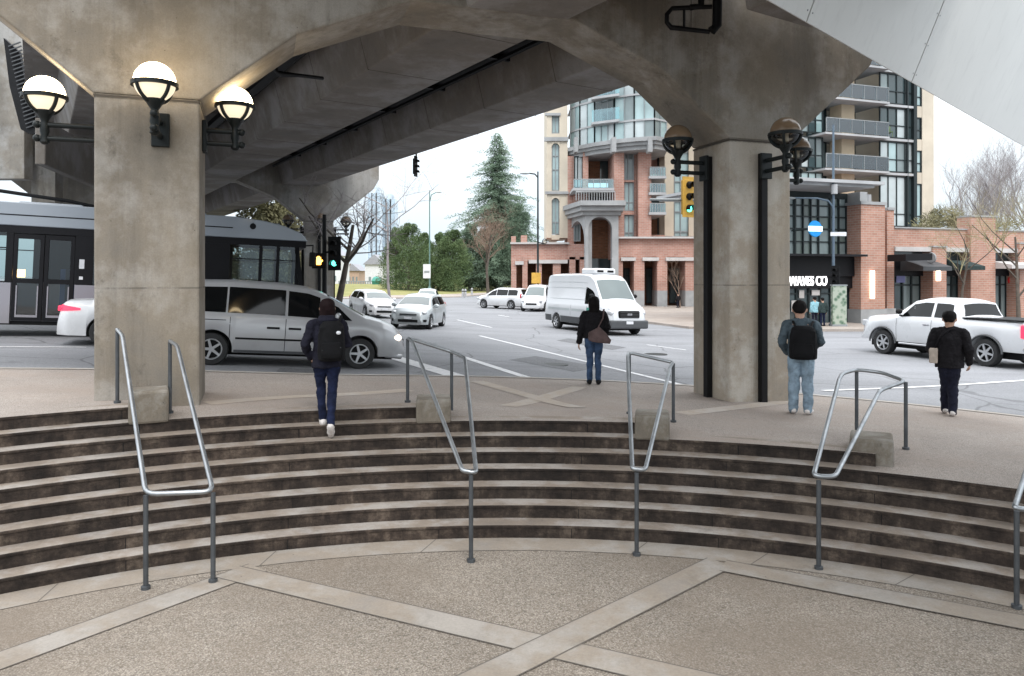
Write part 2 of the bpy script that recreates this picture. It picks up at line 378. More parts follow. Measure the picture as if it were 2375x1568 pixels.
M['cedar'] = leaf('cedar_sprays', (.06, .10, .045), (.105, .155, .07), (.17, .22, .10), .45)
M['hedge'] = leaf('hedge_leaves', (.09, .085, .045), (.16, .15, .08), (.23, .22, .12), .9)
M['pole'] = flat('blue_grey_pole', (.085, .12, .16), .45, .2)
M['greenpole'] = flat('green_pole', (.10, .18, .165), .5)
M['bin'] = flat('green_bin', (.05, .24, .19), .6)
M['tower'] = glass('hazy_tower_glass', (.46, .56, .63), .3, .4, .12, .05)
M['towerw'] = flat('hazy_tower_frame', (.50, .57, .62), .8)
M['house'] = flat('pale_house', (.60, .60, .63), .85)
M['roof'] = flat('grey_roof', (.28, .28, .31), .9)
M['orange'] = flat('russet_wall', (.42, .30, .23), .9)
M['skin'] = flat('skin', (.42, .25, .18), .55, 0, .08, 5)
M['hair'] = flat('black_hair', (.006, .005, .005), .75, 0, .4, 14, .12)
M['hairr'] = flat('dark_auburn_hair', (.009, .004, .0045), .75, 0, .4, 14, .12)
def cloth(name, c, var=.3): return flat(name, c, .9, 0, var, 7, .2, None, .5)
M['navy'] = cloth('navy_jacket', (.010, .010, .018))
M['navyj'] = cloth('navy_jeans', (.008, .012, .034), .5)
M['blackj'] = cloth('black_jacket', (.010, .009, .011))
M['bluej'] = cloth('blue_jeans', (.038, .066, .125), .5)
M['denim'] = cloth('grey_denim_jacket', (.070, .093, .110), .4)
M['palej'] = cloth('pale_blue_jeans', (.20, .265, .325), .45)
M['darkt'] = cloth('dark_trousers', (.010, .011, .022))
M['blackb'] = cloth('black_nylon', (.006, .006, .007))
M['mauve'] = cloth('mauve_tote', (.105, .072, .070))
M['beige'] = cloth('beige_pouch', (.42, .36, .31))
M['shoew'] = cloth('white_shoe', (.62, .58, .56), .1)
M['shoeb'] = cloth('black_shoe', (.012, .012, .013))
M['skyb'] = cloth('pale_blue_coat', (.22, .40, .46))
M['dgreen'] = cloth('dark_green_coat', (.03, .045, .045))
# ================================================================ camera, light
cam = bpy.data.cameras.new('camera'); co = bpy.data.objects.new('camera', cam); COL.objects.link(co); SC.camera = co
cam.sensor_width = 36; cam.lens = 36*F/2374; cam.shift_y = -(784-CV)/2374; cam.clip_end = 3000; cam.clip_start = .1
co.location = (0, 0, HC); co.rotation_euler = (R(90), 0, 0)
W = bpy.data.worlds.new("World"); SC.world = W; W.use_nodes = True
wt = W.node_tree; wt.nodes.clear()
wo = wt.nodes.new('ShaderNodeOutputWorld'); bg = wt.nodes.new('ShaderNodeBackground'); sky = wt.nodes.new('ShaderNodeTexSky')
sky.sky_type = 'NISHITA'; sky.sun_disc = False; sky.sun_elevation = R(48); sky.sun_rotation = R(200); sky.air_density = 1.2; sky.dust_density = 3.5; sky.ozone_density = 1.0
hs = wt.nodes.new('ShaderNodeHueSaturation'); hs.inputs['Saturation'].default_value = .35
# a thick bright cloud layer over the sky, slightly broken
tcw = wt.nodes.new('ShaderNodeTexCoord'); nw = wt.nodes.new('ShaderNodeTexNoise'); nw.inputs['Scale'].default_value = 2.2; nw.inputs['Detail'].default_value = 5
rw = wt.nodes.new('ShaderNodeValToRGB'); rw.color_ramp.elements[0].position = .3; rw.color_ramp.elements[0].color = (15.5, 16.6, 17.8, 1); rw.color_ramp.elements[1].position = .62; rw.color_ramp.elements[1].color = (20.5, 20.7, 21.0, 1)
mw = wt.nodes.new('ShaderNodeMix'); mw.data_type = 'RGBA'; mw.inputs[0].default_value = .86
wt.links.new(tcw.outputs['Generated'], nw.inputs['Vector']); wt.links.new(nw.outputs['Fac'], rw.inputs[0])
wt.links.new(sky.outputs[0], hs.inputs['Color']); wt.links.new(hs.outputs[0], mw.inputs[6]); wt.links.new(rw.outputs[0], mw.inputs[7])
sxw = wt.nodes.new('ShaderNodeSeparateXYZ'); wt.links.new(tcw.outputs['Generated'], sxw.inputs[0])
gw_ = wt.nodes.new('ShaderNodeValToRGB'); gw_.color_ramp.elements[0].position = 0; gw_.color_ramp.elements[0].color = (.245, .272, .285, 1); gw_.color_ramp.elements[1].position = 1; gw_.color_ramp.elements[1].color = (1, 1, 1, 1)
wt.links.new(sxw.outputs[2], gw_.inputs[0]); mg = wt.nodes.new('ShaderNodeMix'); mg.data_type = 'RGBA'; mg.blend_type = 'MULTIPLY'; mg.inputs[0].default_value = 1; wt.links.new(mw.outputs[2], mg.inputs[6]); wt.links.new(gw_.outputs[0], mg.inputs[7])
wt.links.new(mg.outputs[2], bg.inputs[0]); bg.inputs[1].default_value = .1; wt.links.new(bg.outputs[0], wo.inputs[0])
sl = bpy.data.lights.new('sun', 'SUN'); sl.energy = .7; sl.angle = R(18); sl.color = (1, .96, .9); so = bpy.data.objects.new('sun', sl); COL.objects.link(so)
so.rotation_euler = (R(42), 0, R(20))
SC.view_settings.view_transform = 'Standard'; SC.view_settings.look = 'None'; SC.view_settings.gamma = 1; SC.view_settings.use_curve_mapping = False
SC.view_settings.exposure = 1.1
SC.cycles.use_denoising = True
SC.cycles.max_bounces = 8; SC.cycles.diffuse_bounces = 4; SC.cycles.transparent_max_bounces = 12; SC.cycles.caustics_reflective = False; SC.cycles.caustics_refractive = False
SC.cycles.sample_clamp_indirect = 6
# ================================================================ lower plaza, stairs, upper sidewalk
R0, TR, RH = 8.17, .243, .145
def th(u): return math.atan((u-CU)/F)
BRK = [345, 1005, 1500, 2030, 2560]; NS = [9, 8, 7, 6, 5, 4]
SECT = [(-R(78), th(BRK[0]))]+[(th(a), th(b)) for a, b in zip(BRK, BRK[1:])]+[(th(BRK[-1]), R(78))]
def pol(r, a, z): return Vector((math.sin(a)*r, math.cos(a)*r, z))
def angs(a, b, st=R(1.2)):
    n = max(2, int((b-a)/st)); return [a+(b-a)*i/n for i in range(n+1)]
# lower plaza
mb = MB(); arc = [pol(R0+.02, a, 0) for a in angs(-R(82), R(82))]
mb.add(arc+[(14, 1.1, 0), (14, -16, 0), (-14, -16, 0), (-14, 1.1, 0)], [list(range(len(arc)+3, -1, -1))])
tag(mb.build('lower_plaza', M['agg']), kind='structure')
# smooth concrete bands let into the aggregate, each with dark joints
def strip(mb, a, b, w, z, mi=0, seam=True):
    a, b = Vector(a), Vector(b); d = (b-a).normalized(); n = Vector((-d.y, d.x, 0)); h = n*(w/2)
    mb.add([a-h+EZ*z, b-h+EZ*z, b+h+EZ*z, a+h+EZ*z], [(0, 1, 2, 3)], mi)
    if seam:
        for sgn in (-1, 1):
            o = n*(sgn*(w/2)); e = n*.006
            mb.add([a+o-e+EZ*(z+.001), b+o-e+EZ*(z+.001), b+o+e+EZ*(z+.001), a+o+e+EZ*(z+.001)], [(0, 1, 2, 3)], 1)
mb = MB()
def lowpt(u, v): q = P(u, v, F*HC/(v-CV)); return Vector((q.x, q.y, 0))
def ext(a, b, k0, k1): d = (b-a).normalized(); return a-d*k0, b+d*k1
for k, (p, q, k0, k1) in enumerate([((462, 1366), (0, 1533), .45, 6), ((618, 1348), (1250, 1496), .55, 6), ((1665, 1308), (1150, 1560), .45, 6), ((1700, 1318), (2374, 1446), .1, 4)]):
    a, b = ext(lowpt(*p), lowpt(*q), 1.5 if k < 3 else k0, k1)
    while math.hypot(a.x, a.y) > R0-.40: a = a+(b-a).normalized()*.02      # stops at the band along the stair foot
    strip(mb, a, b, .30, .006+.002*k)
tag(mb.build('paving_bands', [M['band'], M['seaml']]), kind='structure')
mb = MB(); A = angs(-R(80), R(80)); k = len(A)
for r0, r1, z, mi in ((R0-.36, R0+.01, .004, 0), (R0-.366, R0-.360, .005, 1)):
    mb.add([pol(r0, a, z) for a in A]+[pol(r1, a, z) for a in A], [(i, k+i, k+i+1, i+1) for i in range(k-1)], mi)
for u in (135, 640, 1010, 1500, 1780, 2120):
    a = th(u)-.02; p, q = pol(R0-.36, a, .006), pol(R0, a+.02, .006); n = Vector((q.y-p.y, p.x-q.x, 0)).normalized()*.005
    mb.add([p-n, q-n, q+n, p+n], [(0, 1, 2, 3)], 1)
tag(mb.build('stair_foot_band', [M['band'], M['seaml']]), kind='structure')
# the curved stairs: one thing, every step a part
st = thing('curved_stairs', 'wide curved concrete stairs with dark stained risers and pale treads', 'stairs', (0, R0, 0))
for i in range(9):
    mb = MB(); zt = RH*(i+1); rr = R0+TR*i
    runs = []
    for (a, b), n in zip(SECT, NS):
        if n > i:
            if runs and abs(runs[-1][1]-a) < 1e-6: runs[-1][1] = b; 
            else: runs.append([a, b])
    for a, b in runs:
        A = angs(a, b); k = len(A); rnd = random.Random(i)
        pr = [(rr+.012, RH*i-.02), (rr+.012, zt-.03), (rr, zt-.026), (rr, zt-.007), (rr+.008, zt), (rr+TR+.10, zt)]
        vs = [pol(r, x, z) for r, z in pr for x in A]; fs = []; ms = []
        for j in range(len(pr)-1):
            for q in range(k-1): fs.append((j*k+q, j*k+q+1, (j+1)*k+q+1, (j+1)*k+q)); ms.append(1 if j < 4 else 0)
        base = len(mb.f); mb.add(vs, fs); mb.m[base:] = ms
        for e, x in ((0, a), (1, b)):
            if abs(x) < R(77):
                mb.add([pol(rr, x, RH*i-.02), pol(rr, x, zt), pol(rr+.9, x, zt), pol(rr+.9, x, RH*i-.02)], [(0, 1, 2, 3)], 1)
        for x in A[6::9]:
            j = x+rnd.uniform(-.01, .01)     # vertical joints in the riser
            mb.add([pol(rr+.009, j, RH*i), pol(rr+.009, j+.0008, RH*i), pol(rr+.009, j+.0008, zt-.035), pol(rr+.009, j, zt-.035)], [(0, 1, 2, 3)], 2)
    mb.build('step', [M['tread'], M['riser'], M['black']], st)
# kerb line of the street corner
KC, KR = (2.2, 3.1), 11.3
def in_walk(x, y):
    s, t = toST(x, y)
    if s <= KC[0]: return t < KC[1]+KR
    if t <= KC[1]: return s < KC[0]+KR
    return math.hypot(s-KC[0], t-KC[1]) < KR
def rkerb(a):
    lo, hi = 5., 60.
    for _ in range(40):
        m = (lo+hi)/2
        if in_walk(math.sin(a)*m, math.cos(a)*m): lo = m
        else: hi = m
    return lo
def smooth(x): x = max(0, min(1, x)); return x*x*(3-2*x)
def walk_z(x, y, n=None):
    r = math.hypot(x, y); a = math.atan2(x, y)
    if n is None: n = next(n_ for (p, q), n_ in zip(SECT, NS) if a <= q) if a <= SECT[-1][1] else NS[-1]
    rt = R0+TR*(n-1); w = smooth((r-rt)/2.2); return RH*n*(1-w)+G(x, y)*w
mb = MB(); NR = 16; prev = None; mbk = MB()
for (a0, a1), n in zip(SECT, NS):
    rt = R0+TR*(n-1)
    A = angs(a0, a1, R(1)); k = len(A); vs = []
    for a in A:
        rk = rkerb(a)
        for j in range(NR+1):
            r = rt+(rk-rt)*(j/NR)**1.3; x, y = math.sin(a)*r, math.cos(a)*r; vs.append(Vector((x, y, walk_z(x, y, n)+.002)))
    mb.add(vs, [(q*(NR+1)+j, q*(NR+1)+j+1, (q+1)*(NR+1)+j+1, (q+1)*(NR+1)+j) for q in range(k-1) for j in range(NR)])
    row0 = vs[:NR+1]; row1 = vs[-(NR+1):]
    if prev:
        pts = prev+row0; m = NR+1
        top = [Vector((p.x, p.y, p.z)) for p in prev]; bot = []
        for p in prev: bot.append(Vector((p.x, p.y, walk_z(p.x, p.y, n)-.01)) if math.hypot(p.x, p.y) > 1 else p)
        mb.add(top+bot, [(i, i+1, m+i+1, m+i) for i in range(m-1)])
    prev = row1
    # kerb
    vs = []
    for a in A:
        rk = rkerb(a)
        for r, dz in ((rk-.17, .012), (rk-.02, .012), (rk, -.01), (rk+.02, -.17)):
            x, y = math.sin(a)*r, math.cos(a)*r; vs.append(Vector((x, y, walk_z(x, y, n)+dz)))
    mbk.add(vs, [(q*4+j, q*4+j+1, (q+1)*4+j+1, (q+1)*4+j) for q in range(k-1) for j in range(3)])
tag(mb.build('sidewalk', M['walk'], smooth=40), kind='structure'); tag(mbk.build('kerb', M['kerb'], smooth=40), kind='structure')
def drape(mb, pts, off, zf=None, mi=0, step=.8):
    """a thin strip of road paint or paving laid on the ground between two lines"""
    (a0, a1), (b0, b1) = pts; n = max(1, int(max((a1-a0).length, (b1-b0).length)/step)); vs = []
    for i in range(n+1):
        for p, q in ((a0, a1), (b0, b1)):
            c = p+(q-p)*(i/n); vs.append(Vector((c.x, c.y, (zf or G)(c.x, c.y)+off)))
    mb.add(vs, [(2*i, 2*i+1, 2*i+3, 2*i+2) for i in range(n)], mi)
# bands and red-brown panels in the sidewalk
def wpt(u, v): return hit(u, v)
mb = MB()
def band_on_walk(p, q, w, off, mi=0):
    a, b = wpt(*p), wpt(*q); d = (b-a); d.z = 0; d.normalize(); n = Vector((-d.y, d.x, 0))*(w/2)
    drape(mb, ((a-n, b-n), (a+n, b+n)), off, lambda x, y: walk_z(x, y), mi, .3)
    if mi == 3:
        for sg in (-1, 1): drape(mb, ((a+n*sg*1.0-n*.03, b+n*sg-n*.03), (a+n*sg+n*.03, b+n*sg+n*.03)), off+.003, lambda x, y: walk_z(x, y), 2, .3)

band_on_walk((1175, 947), (1345, 898), .30, .006); band_on_walk((1105, 885), (1340, 950), .30, .009); band_on_walk((480, 935), (950, 905), .30, .006); band_on_walk((1580, 960), (1840, 930), .30, .006)
tag(mb.build('sidewalk_bands', [M['wband'], M['pave'], M['seam']]), kind='structure')
# the street: one sheet to the horizon
def road_z(x, y): return G(x, y)-KERB
mb = MB(); A = angs(-R(80), R(80), R(1)); k = len(A); vs = []; RRS = [0, .02, .05, .1, .16, .24, .34, .48, .7, 1, 1.4, 2, 3, 4.5, 7, 11, 18, 30, 60, 120]
for a in A:
    rk = rkerb(a)-.05
    for f in RRS:
        r = rk+f*10 if f < 60 else rk+f*12; x, y = math.sin(a)*r, math.cos(a)*r; vs.append(Vector((x, y, road_z(x, y))))
m = len(RRS)
mb.add(vs, [(q*m+j, q*m+j+1, (q+1)*m+j+1, (q+1)*m+j) for q in range(k-1) for j in range(m-1)])
tag(mb.build('road', M['asphalt'], smooth=60), kind='structure')
mb = MB()
def rline(p, q, w0, off=.008):
    a, b = hit(*p, -KERB), hit(*q, -KERB); d = (b-a); d.z = 0; d.normalize(); n = Vector((-d.y, d.x, 0))*(w0/2)
    drape(mb, ((a-n, b-n), (a+n, b+n)), off, road_z, 0, .5)
rline((1112, 779), (1588, 895), .15); rline((1050, 821), (1262, 889), .22); rline((903, 826), (1062, 874), .45); rline((1908, 907), (2420, 880), .14, .012)
rline((-200, 805), (200, 806), .14); rline((1060, 742), (1140, 760), .12); rline((1100, 722), (1180, 735), .12); rline((1500, 800), (1590, 812), .1)
tag(mb.build('road_markings', M['line']), kind='structure')
mb = MB()
def rpatch(uvs, off):
    pts = [hit(u, v, -KERB) for u, v in uvs]; mb.add([Vector((p.x, p.y, road_z(p.x, p.y)+off)) for p in pts], [list(range(len(pts)))])
rpatch([(1180, 835), (1330, 862), (1400, 852), (1240, 826)], .005); rpatch([(1290, 790), (1420, 812), (1452, 806), (1318, 785)], .005); rpatch([(640, 862), (760, 866), (770, 858), (650, 854)], .005)
tag(mb.build('road_patches', M['tar']), kind='structure')
for u, v, l in ((1285, 846, 'round iron manhole cover in the road right of the second handrail'), (1520, 822, 'round iron manhole cover in the road left of the right column')):
    p = hit(u, v, -KERB); mb = MB(); mb.lathe([(.36, -.02), (.36, .010), (.33, .013), (.001, .012)], (p.x, p.y, road_z(p.x, p.y)), 20); tag(mb.build('manhole_cover', M['iron'], org=p), l, 'manhole cover', 'manhole covers')
# far islands: grass verge, far pavements
def island(name, uvs, h, mat, kmat=None):
    mb = MB(); pts = [hit(u, v, -KERB) for u, v in uvs]
    top = [Vector((p.x, p.y, road_z(p.x, p.y)+h)) for p in pts]; n = len(pts)
    mb.add(top+[p-EZ*(h+.3) for p in top], [list(range(n))]+[(i, n+i, n+(i+1) % n, (i+1) % n) for i in range(n)])
    o = mb.build(name, mat); return tag(o, kind='structure')
island('grass_verge', [(420, 700), (800, 690), (960, 688), (1065, 686), (1185, 674), (1215, 668), (1300, 661), (700, 657), (300, 662)], .12, M['grass'])
island('far_path', [(420, 703), (800, 693.5), (960, 691.5), (1068, 689.5), (1190, 677.5), (1216, 671), (1180, 671), (1060, 684), (960, 686), (800, 688), (420, 698)], .09, M['walk'])
island('far_sidewalk', [(1110, 688), (1330, 702), (1480, 748), (1597, 763), (1840, 769), (1985, 769), (2120, 768), (2420, 782), (2420, 712), (1840, 705), (1500, 694), (1200, 682)], .12, M['walk'])
# ================================================================ the elevated railway
S0, T0, DEP = 3.44, 10.70, 1.13
HALF = [(5.42, None), (5.42, 5.25), (7.2, 6.75), (7.45, 7.2), (7.45, 9.0)]
def pier(name, label, mat, shift=(0, 0, 0), zb=(.95, .45), mcol=None):
    sh = Vector(shift); p0 = ST(S0, T0, 0)+sh
    t = thing(name, label, 'viaduct pier', p0, 'piers carrying the elevated railway')
    W_ = lambda s, z: ST(S0+s, T0, z)+sh
    # cross-beam with its stepped arch; the two columns are parts
    out = [(-7.45, 9.0), (-7.45, 7.2), (-7.2, 6.75), (-5.42, 5.25), (-4.17, 5.25), (-2.92, 6.26), (-1.30, 6.92), (1.30, 6.92), (2.92, 6.26), (4.17, 5.25), (5.42, 5.25), (7.2, 6.75), (7.45, 7.2), (7.45, 9.0)]
    mb = MB(); mb.prism([W_(s, z) for s, z in out], E2*DEP); mb.build('cross_beam', mat, t, bevel=.025)
    for sg, z0 in ((-1, zb[0]), (1, zb[1])):
        mb = MB(); a, b = sorted((sg*4.17, sg*5.42))
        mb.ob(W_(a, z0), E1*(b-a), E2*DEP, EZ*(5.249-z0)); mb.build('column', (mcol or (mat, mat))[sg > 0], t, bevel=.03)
    mb = MB()
    for s in (-4.795, 4.795):            # shallow groove where column meets cross-beam
        mb.ob(W_(s-.63, 5.205)-E2*.004, E1*1.26, E2*(DEP+.008), EZ*.03)
    for s in (3.4,):
        mb.ob(W_(s, 5.6 if abs(s) > 4.2 else 7.0)-E2*.003, E1*.012, E2*.006, EZ*(3.3 if abs(s) > 4.2 else 1.9))
    mb.build('construction_joint', M['seam'], t)
    return t
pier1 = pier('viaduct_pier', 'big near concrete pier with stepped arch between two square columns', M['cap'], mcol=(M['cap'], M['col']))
SHIFT = Vector((-.539, .842, 0))*23.9+Vector((0, 0, .1))
pier2 = pier('viaduct_pier', 'distant grey concrete pier with stepped arch, standing behind the bus', M['pier'], SHIFT, (.5, .3))
# girders (world direction of the line)
GD = Vector((-.539, .842, 0)); GP = Vector((.842, .539, 0)); GO = Vector((4.30, 12.70, 0))
def girder(name, label, off, w, z0, h, l0, l1, side=.35, joints=True):
    c = GO+GP*off+GD*l0; c.z = z0
    t = thing(name, label, 'girder', c, 'girders of the elevated railway')
    q = lambda k, l, z: GO+GP*k+GD*l+EZ*z
    mb = MB(); a, b = off-w/2, off+w/2
    mb.prism([q(a, l0, z0), q(b, l0, z0), q(b+side, l0, z0+h), q(a-side, l0, z0+h)], GD*(l1-l0)); mb.build('box_beam', M['girder'], t, bevel=.03)
    mb = MB(); mb.ob(q(a-side-.75, l0, z0+h+.001), GP*(w+2*side+1.5), GD*(l1-l0), EZ*.28); mb.build('deck_slab', M['girder'], t)
    if joints:
        mb = MB(); l = l0+3
        while l < l1: 
            mb.prism([q(a, l, z0)-EZ*.003, q(b, l, z0)-EZ*.003, q(b+side+.003, l, z0+h), q(a-side-.003, l, z0+h)], GD*.02); l += 2.9
        mb.build('formwork_joint', M['seam'], t)
    return t
girder('railway_girder', 'long concrete box girder crossing from the right column to the far pier', -.75, 1.5, 6.90, 1.35, .95, 62)
girder('railway_girder', 'darker concrete box girder running beside the first one, nearer the left column', -4.25, 1.6, 6.93, 1.3, -.6, 62)
girder('railway_girder', 'dark girder underside reaching overhead from the right column towards the viewer', -.75, 1.5, 6.90, 1.35, -13, -.9, joints=False)
girder('railway_girder', 'outermost dark girder high behind the left column', -8.9, 1.6, 7.3, 1.3, 4, 62, joints=False)
# cable tray between the girders and the dark end of the station beam on the left
q = lambda k, l, z: GO+GP*k+GD*l+EZ*z
t = thing('cable_tray', 'long dark cable tray slung under the deck between the two girders', 'cable tray', q(-2.4, 1, 7.6))
mb = MB()
for k, z in ((-2.6, 7.55), (-2.2, 7.5)): mb.tube([q(k, 1.4, z), q(k, 23, z)], .06, 6)
mb.ob(q(-2.9, 1.4, 7.62), GP*1.0, GD*21, EZ*.05); mb.build('tray', M['chan'], t)
mb = MB()
for l in range(2, 22, 3): mb.ob(q(-2.85, l, 7.5), GP*.9, GD*.08, EZ*1.1)
mb.build('hanger', M['chan'], t)
t = thing('cable_tray', 'pair of dark ribs and pipes running under the left deck edge', 'cable tray', q(-6.4, 1, 7.6))
mb = MB()
for k, z, r in ((-5.75, 7.75, .16), (-6.3, 7.9, .11), (-6.9, 7.7, .14)): mb.tube([q(k, 0, z), q(k, 23, z)], r, 6)
mb.build('pipe', M['chan'], t)
mb = MB(); mb.ob(q(-10.6, -1, 8.45), GP*10.0, GD*62, EZ*.2); tag(mb.build('deck_soffit', M['girder'], org=q(-5, 8, 8.4)), 'dark flat deck soffit high between the girders', 'deck')
e = P(105, 382, 20.0); t = thing('station_beam', 'dark blunt beam end jutting out left of the near column', 'beam', e)
mb = MB(); d = Vector((-.27, .963, 0)); n = Vector((.963, .27, 0))
mb.prism([e+n*-.25, e, e+EZ*1.25+n*.02, e+EZ*1.25-n*.25], d*9); mb.build('beam_end', M['girder'], t, bevel=.03)
mb = MB(); mb.ob(q(-7.0, -22, 8.5), GP*7.4, GD*20.8, EZ*.25); tag(mb.build('deck_soffit', M['girder'], org=q(-4, -8, 8.5)), 'unseen deck spanning overhead to shade the stairs and the lower plaza', 'deck')  # unseen viaduct span, put in and sized for the shade on the plaza
# station block and louvred stair enclosure behind the left column
a = P(-60, 470, 27.5)
t = thing('station_wall', 'pale concrete wall panels high on the left, behind the bus roof', 'wall', (a.x, a.y, 2.5))
mb = MB()
for u0, u1, v0, v1, Y in ((-200, 56, -30, 415, 26.6), (72, 128, 312, 470, 27.6)):
    mb.uv(u0, u1, v0, v1, Y, .5)
mb.build('wall_panel', M['pier'], t, bevel=.02)
a = P(40, 200, 24.0)
t = thing('louvre_screen', 'narrow dark louvred screen leaning beside the wall panels at the top left', 'screen', a)
mb = MB(); pts = [P(u, v, 24) for u, v in ((8, 88), (44, 120), (60, 200), (86, 312), (66, 310), (48, 300), (22, 200))]; mb.prism(pts, Vector((0, .12, 0))); mb.build('backing', M['chan'], t)
mb = MB()
for i in range(22):
    v = 105+i*9; u = 14+(v-88)*.22; mb.tube([P(u+2, v+3, 23.95), P(u+30, v-7, 23.95)], .025, 4)
mb.build('slat', M['plastic'], t)
# pipes
t = thing('conduit', 'thin bent conduit hanging below the arch of the near pier', 'conduit', P(640, 130, 13.2))
mb = MB(); mb.tube([P(640, 108, 13.2), P(640, 166, 13.2), P(646, 172, 13.2), P(690, 175, 13.6), P(748, 182, 14.2)], .035, 8); mb.build('pipe', M['chan'], t, smooth=60)
t = thing('conduit', 'black looped cable and drain pipe on the face of the near pier at the top', 'conduit', P(1655, 40, 11.7))
mb = MB(); Yc = 11.75
mb.tube([P(1664, -40, Yc), P(1662, 60, Yc), P(1650, 72, Yc)], .075, 8); mb.tube([P(1650, 16, Yc), P(1600, 18, Yc), P(1558, 20, Yc), P(1546, 34, Yc), P(1546, 52, Yc), P(1556, 64, Yc), P(1590, 68, Yc), P(1645, 74, Yc)], .036, 8)
mb.tube([P(1586, 18, Yc), P(1586, 66, Yc)], .022, 6); mb.tube([P(1628, -30, Yc), P(1625, 14, Yc), P(1600, 18, Yc)], .05, 8); mb.build('pipe', M['chan'], t, smooth=60)
# ---------------------------------------------------------------- white station fascia, top right
e = Vector((.707, .707, 0)); r = Vector((.26, -.26, .93)); fo = Vector((2.78, 8.04, HC+3.0)); nb = e.cross(r).normalized()*-1
if nb.dot(-fo) > 0: nb = -nb
t = thing('station_fascia', 'smooth off-white metal fascia slanting across the top right corner', 'fascia', fo)
cuts = [-6, None, None, 13.5]
def along(u, v): q_ = P(u, v, F*3.0/(CV-v)); return (q_-fo).dot(e)
cuts[1] = along(1875, 50); cuts[2] = along(2115, 190)
for a, b in zip(cuts, cuts[1:]):
    mb = MB(); mb.ob(fo+e*(a+.016), e*(b-a-.032), r*5.5, nb*.03); mb.build('cladding_panel', M['clad'], t)
mb = MB()
for c_ in cuts[1:3]:
    for i in range(12):
        for d_ in (-.07, .07): mb.lathe([(.001, 0), (.012, .0), (.010, .006)], fo+e*(c_+d_)+r*(.12+.45*i), 8, ax=-nb)
mb.build('fixing_screw', M['frameg'], t)
mb = MB(); mb.ob(fo+e*-6+nb*.031+r*.012, e*19.5, r*5.4, nb*.012); mb.build('backing_frame', M['chan'], t)
# ---------------------------------------------------------------- globe lamps on the columns
def lamp_parts(t, arm, lit):
    """local frame: wall at y=0, the lamp stands out along -y"""
    mb = MB(); mb.box(-.11, .11, -.06, 0, -.22, .22); mb.build('wall_plate', M['iron'], t, bevel=.012)
    mb = MB()
    for z in (-.09, .09): mb.tube([(0, -.04, z), (0, -arm-.06, z)], .036, 8); mb.ball((0, -arm-.09, z), .05, 10, m=6)
    mb.build('arm', M['iron'], t, smooth=50)
    mb = MB(); mb.lathe([(.03, -.17), (.06, -.14), (.045, -.05), (.06, .0), (.05, .1), (.042, .14), (.065, .18), (.09, .22), (.118, .255), (.122, .275)], (0, -arm, 0), 16); mb.build('stem', M['iron'], t, smooth=50)
    c = Vector((0, -arm, .49)); rr = .243
    mb = MB(); mb.ball(c, rr, 28, m=10, a0=-4, a1=90); g = mb.build('globe', M['lit'] if lit else M['amberglass'], t, smooth=180)
    mb = MB(); mb.ball(c, rr*.995, 28, m=12, a0=-70, a1=-4); mb.build('lower_glass', M['litlow'] if lit else M['opal'], t, smooth=180)
    if not lit:
        mb = MB(); mb.lathe([(.03, .26), (.05, .34), (.055, .46), (.03, .52)], (0, -arm, 0), 12); mb.build('bulb', M['bulb'], t, smooth=60)
    mb = MB(); n = 28
    mb.lathe([(rr+.004, -.032), (rr+.030, -.028), (rr+.030, .022), (rr+.004, .028), (rr+.004, -.032)], c-EZ*.03, n, capped=False)
    for k in range(4):
        a = math.pi/4+k*math.pi/2; mb.tube([c+Vector((math.cos(a)*math.cos(w), math.sin(a)*math.cos(w), math.sin(w)))*(rr+.016) for w in [-R(4)-i*R(9) for i in range(9)]], .024, 6)
    mb.build('cage', M['iron'], t, smooth=50)
def lamp(p, out, arm, lit, label, grp):
    t = thing('globe_lamp', label, 'lamp', p, grp, local=True); t.rotation_euler = (0, 0, math.atan2(out.y, out.x)+math.pi/2); lamp_parts(t, arm, lit); return t
ZL = 4.81
lamp(ST(-1.98, 11.27, ZL), -E1, .68, True, 'lit globe lamp on the left side of the left column', 'lit globe lamps on the left column')
lamp(ST(-1.2, T0, ZL), -E2, .60, True, 'lit globe lamp on the front face of the left column', 'lit globe lamps on the left column')
lamp(ST(-.73, 11.27, ZL+.05), E1, .43, True, 'lit globe lamp on the right side of the left column, half hidden in shade', 'lit globe lamps on the left column')
def channels(sc, tc, base, zf, label):
    for k, (p, ax, sd) in enumerate(((ST(sc-.625, tc+.57), -E1, E2), (ST(sc, tc), -E2, E1), (ST(sc+.625, tc+.57), E1, E2))):
        p = p+base; z0 = zf(p.x, p.y)
        mb = MB(); mb.ob(Vector((p.x, p.y, z0-.05))-sd*.0625+ax*.003, sd*.125, ax*.11, EZ*(5.06+base.z-z0)); o = mb.build('cable_channel', M['chan'], bevel=.01, org=(p.x, p.y, z0))
        tag(o, label[k], 'cable channel', 'black cable channels on the columns')
cb = Vector((0, 0, 0)); SR = S0+4.795
channels(SR, T0, cb, lambda x, y: walk_z(x, y), ['black steel channel up the left side of the near right column', 'black steel channel up the front of the near right column', 'black steel channel up the right side of the near right column'])
lamp(ST(SR-.735, 11.27, ZL-.01), -E1, .56, False, 'unlit globe lamp on the left side of the right column', 'unlit globe lamps on the right column')
lamp(ST(SR, T0-.11, ZL-.03), -E2, .52, False, 'unlit globe lamp on the front of the right column', 'unlit globe lamps on the right column')
lamp(ST(SR+.735, 11.27, ZL-.05), E1, .50, False, 'unlit globe lamp behind the front one, on the right side of the right column', 'unlit globe lamps on the right column')
channels(SR, T0, SHIFT, lambda x, y: road_z(x, y), ['black channel up the left side of the far pier column', 'black channel up the front of the far pier column', 'black channel up the right side of the far pier column'])
lamp(ST(SR-.735, 11.27, ZL)+SHIFT, -E1, .56, False, 'small unlit globe lamp left of the far pier column, above the bus', 'unlit globe lamps on the far pier')
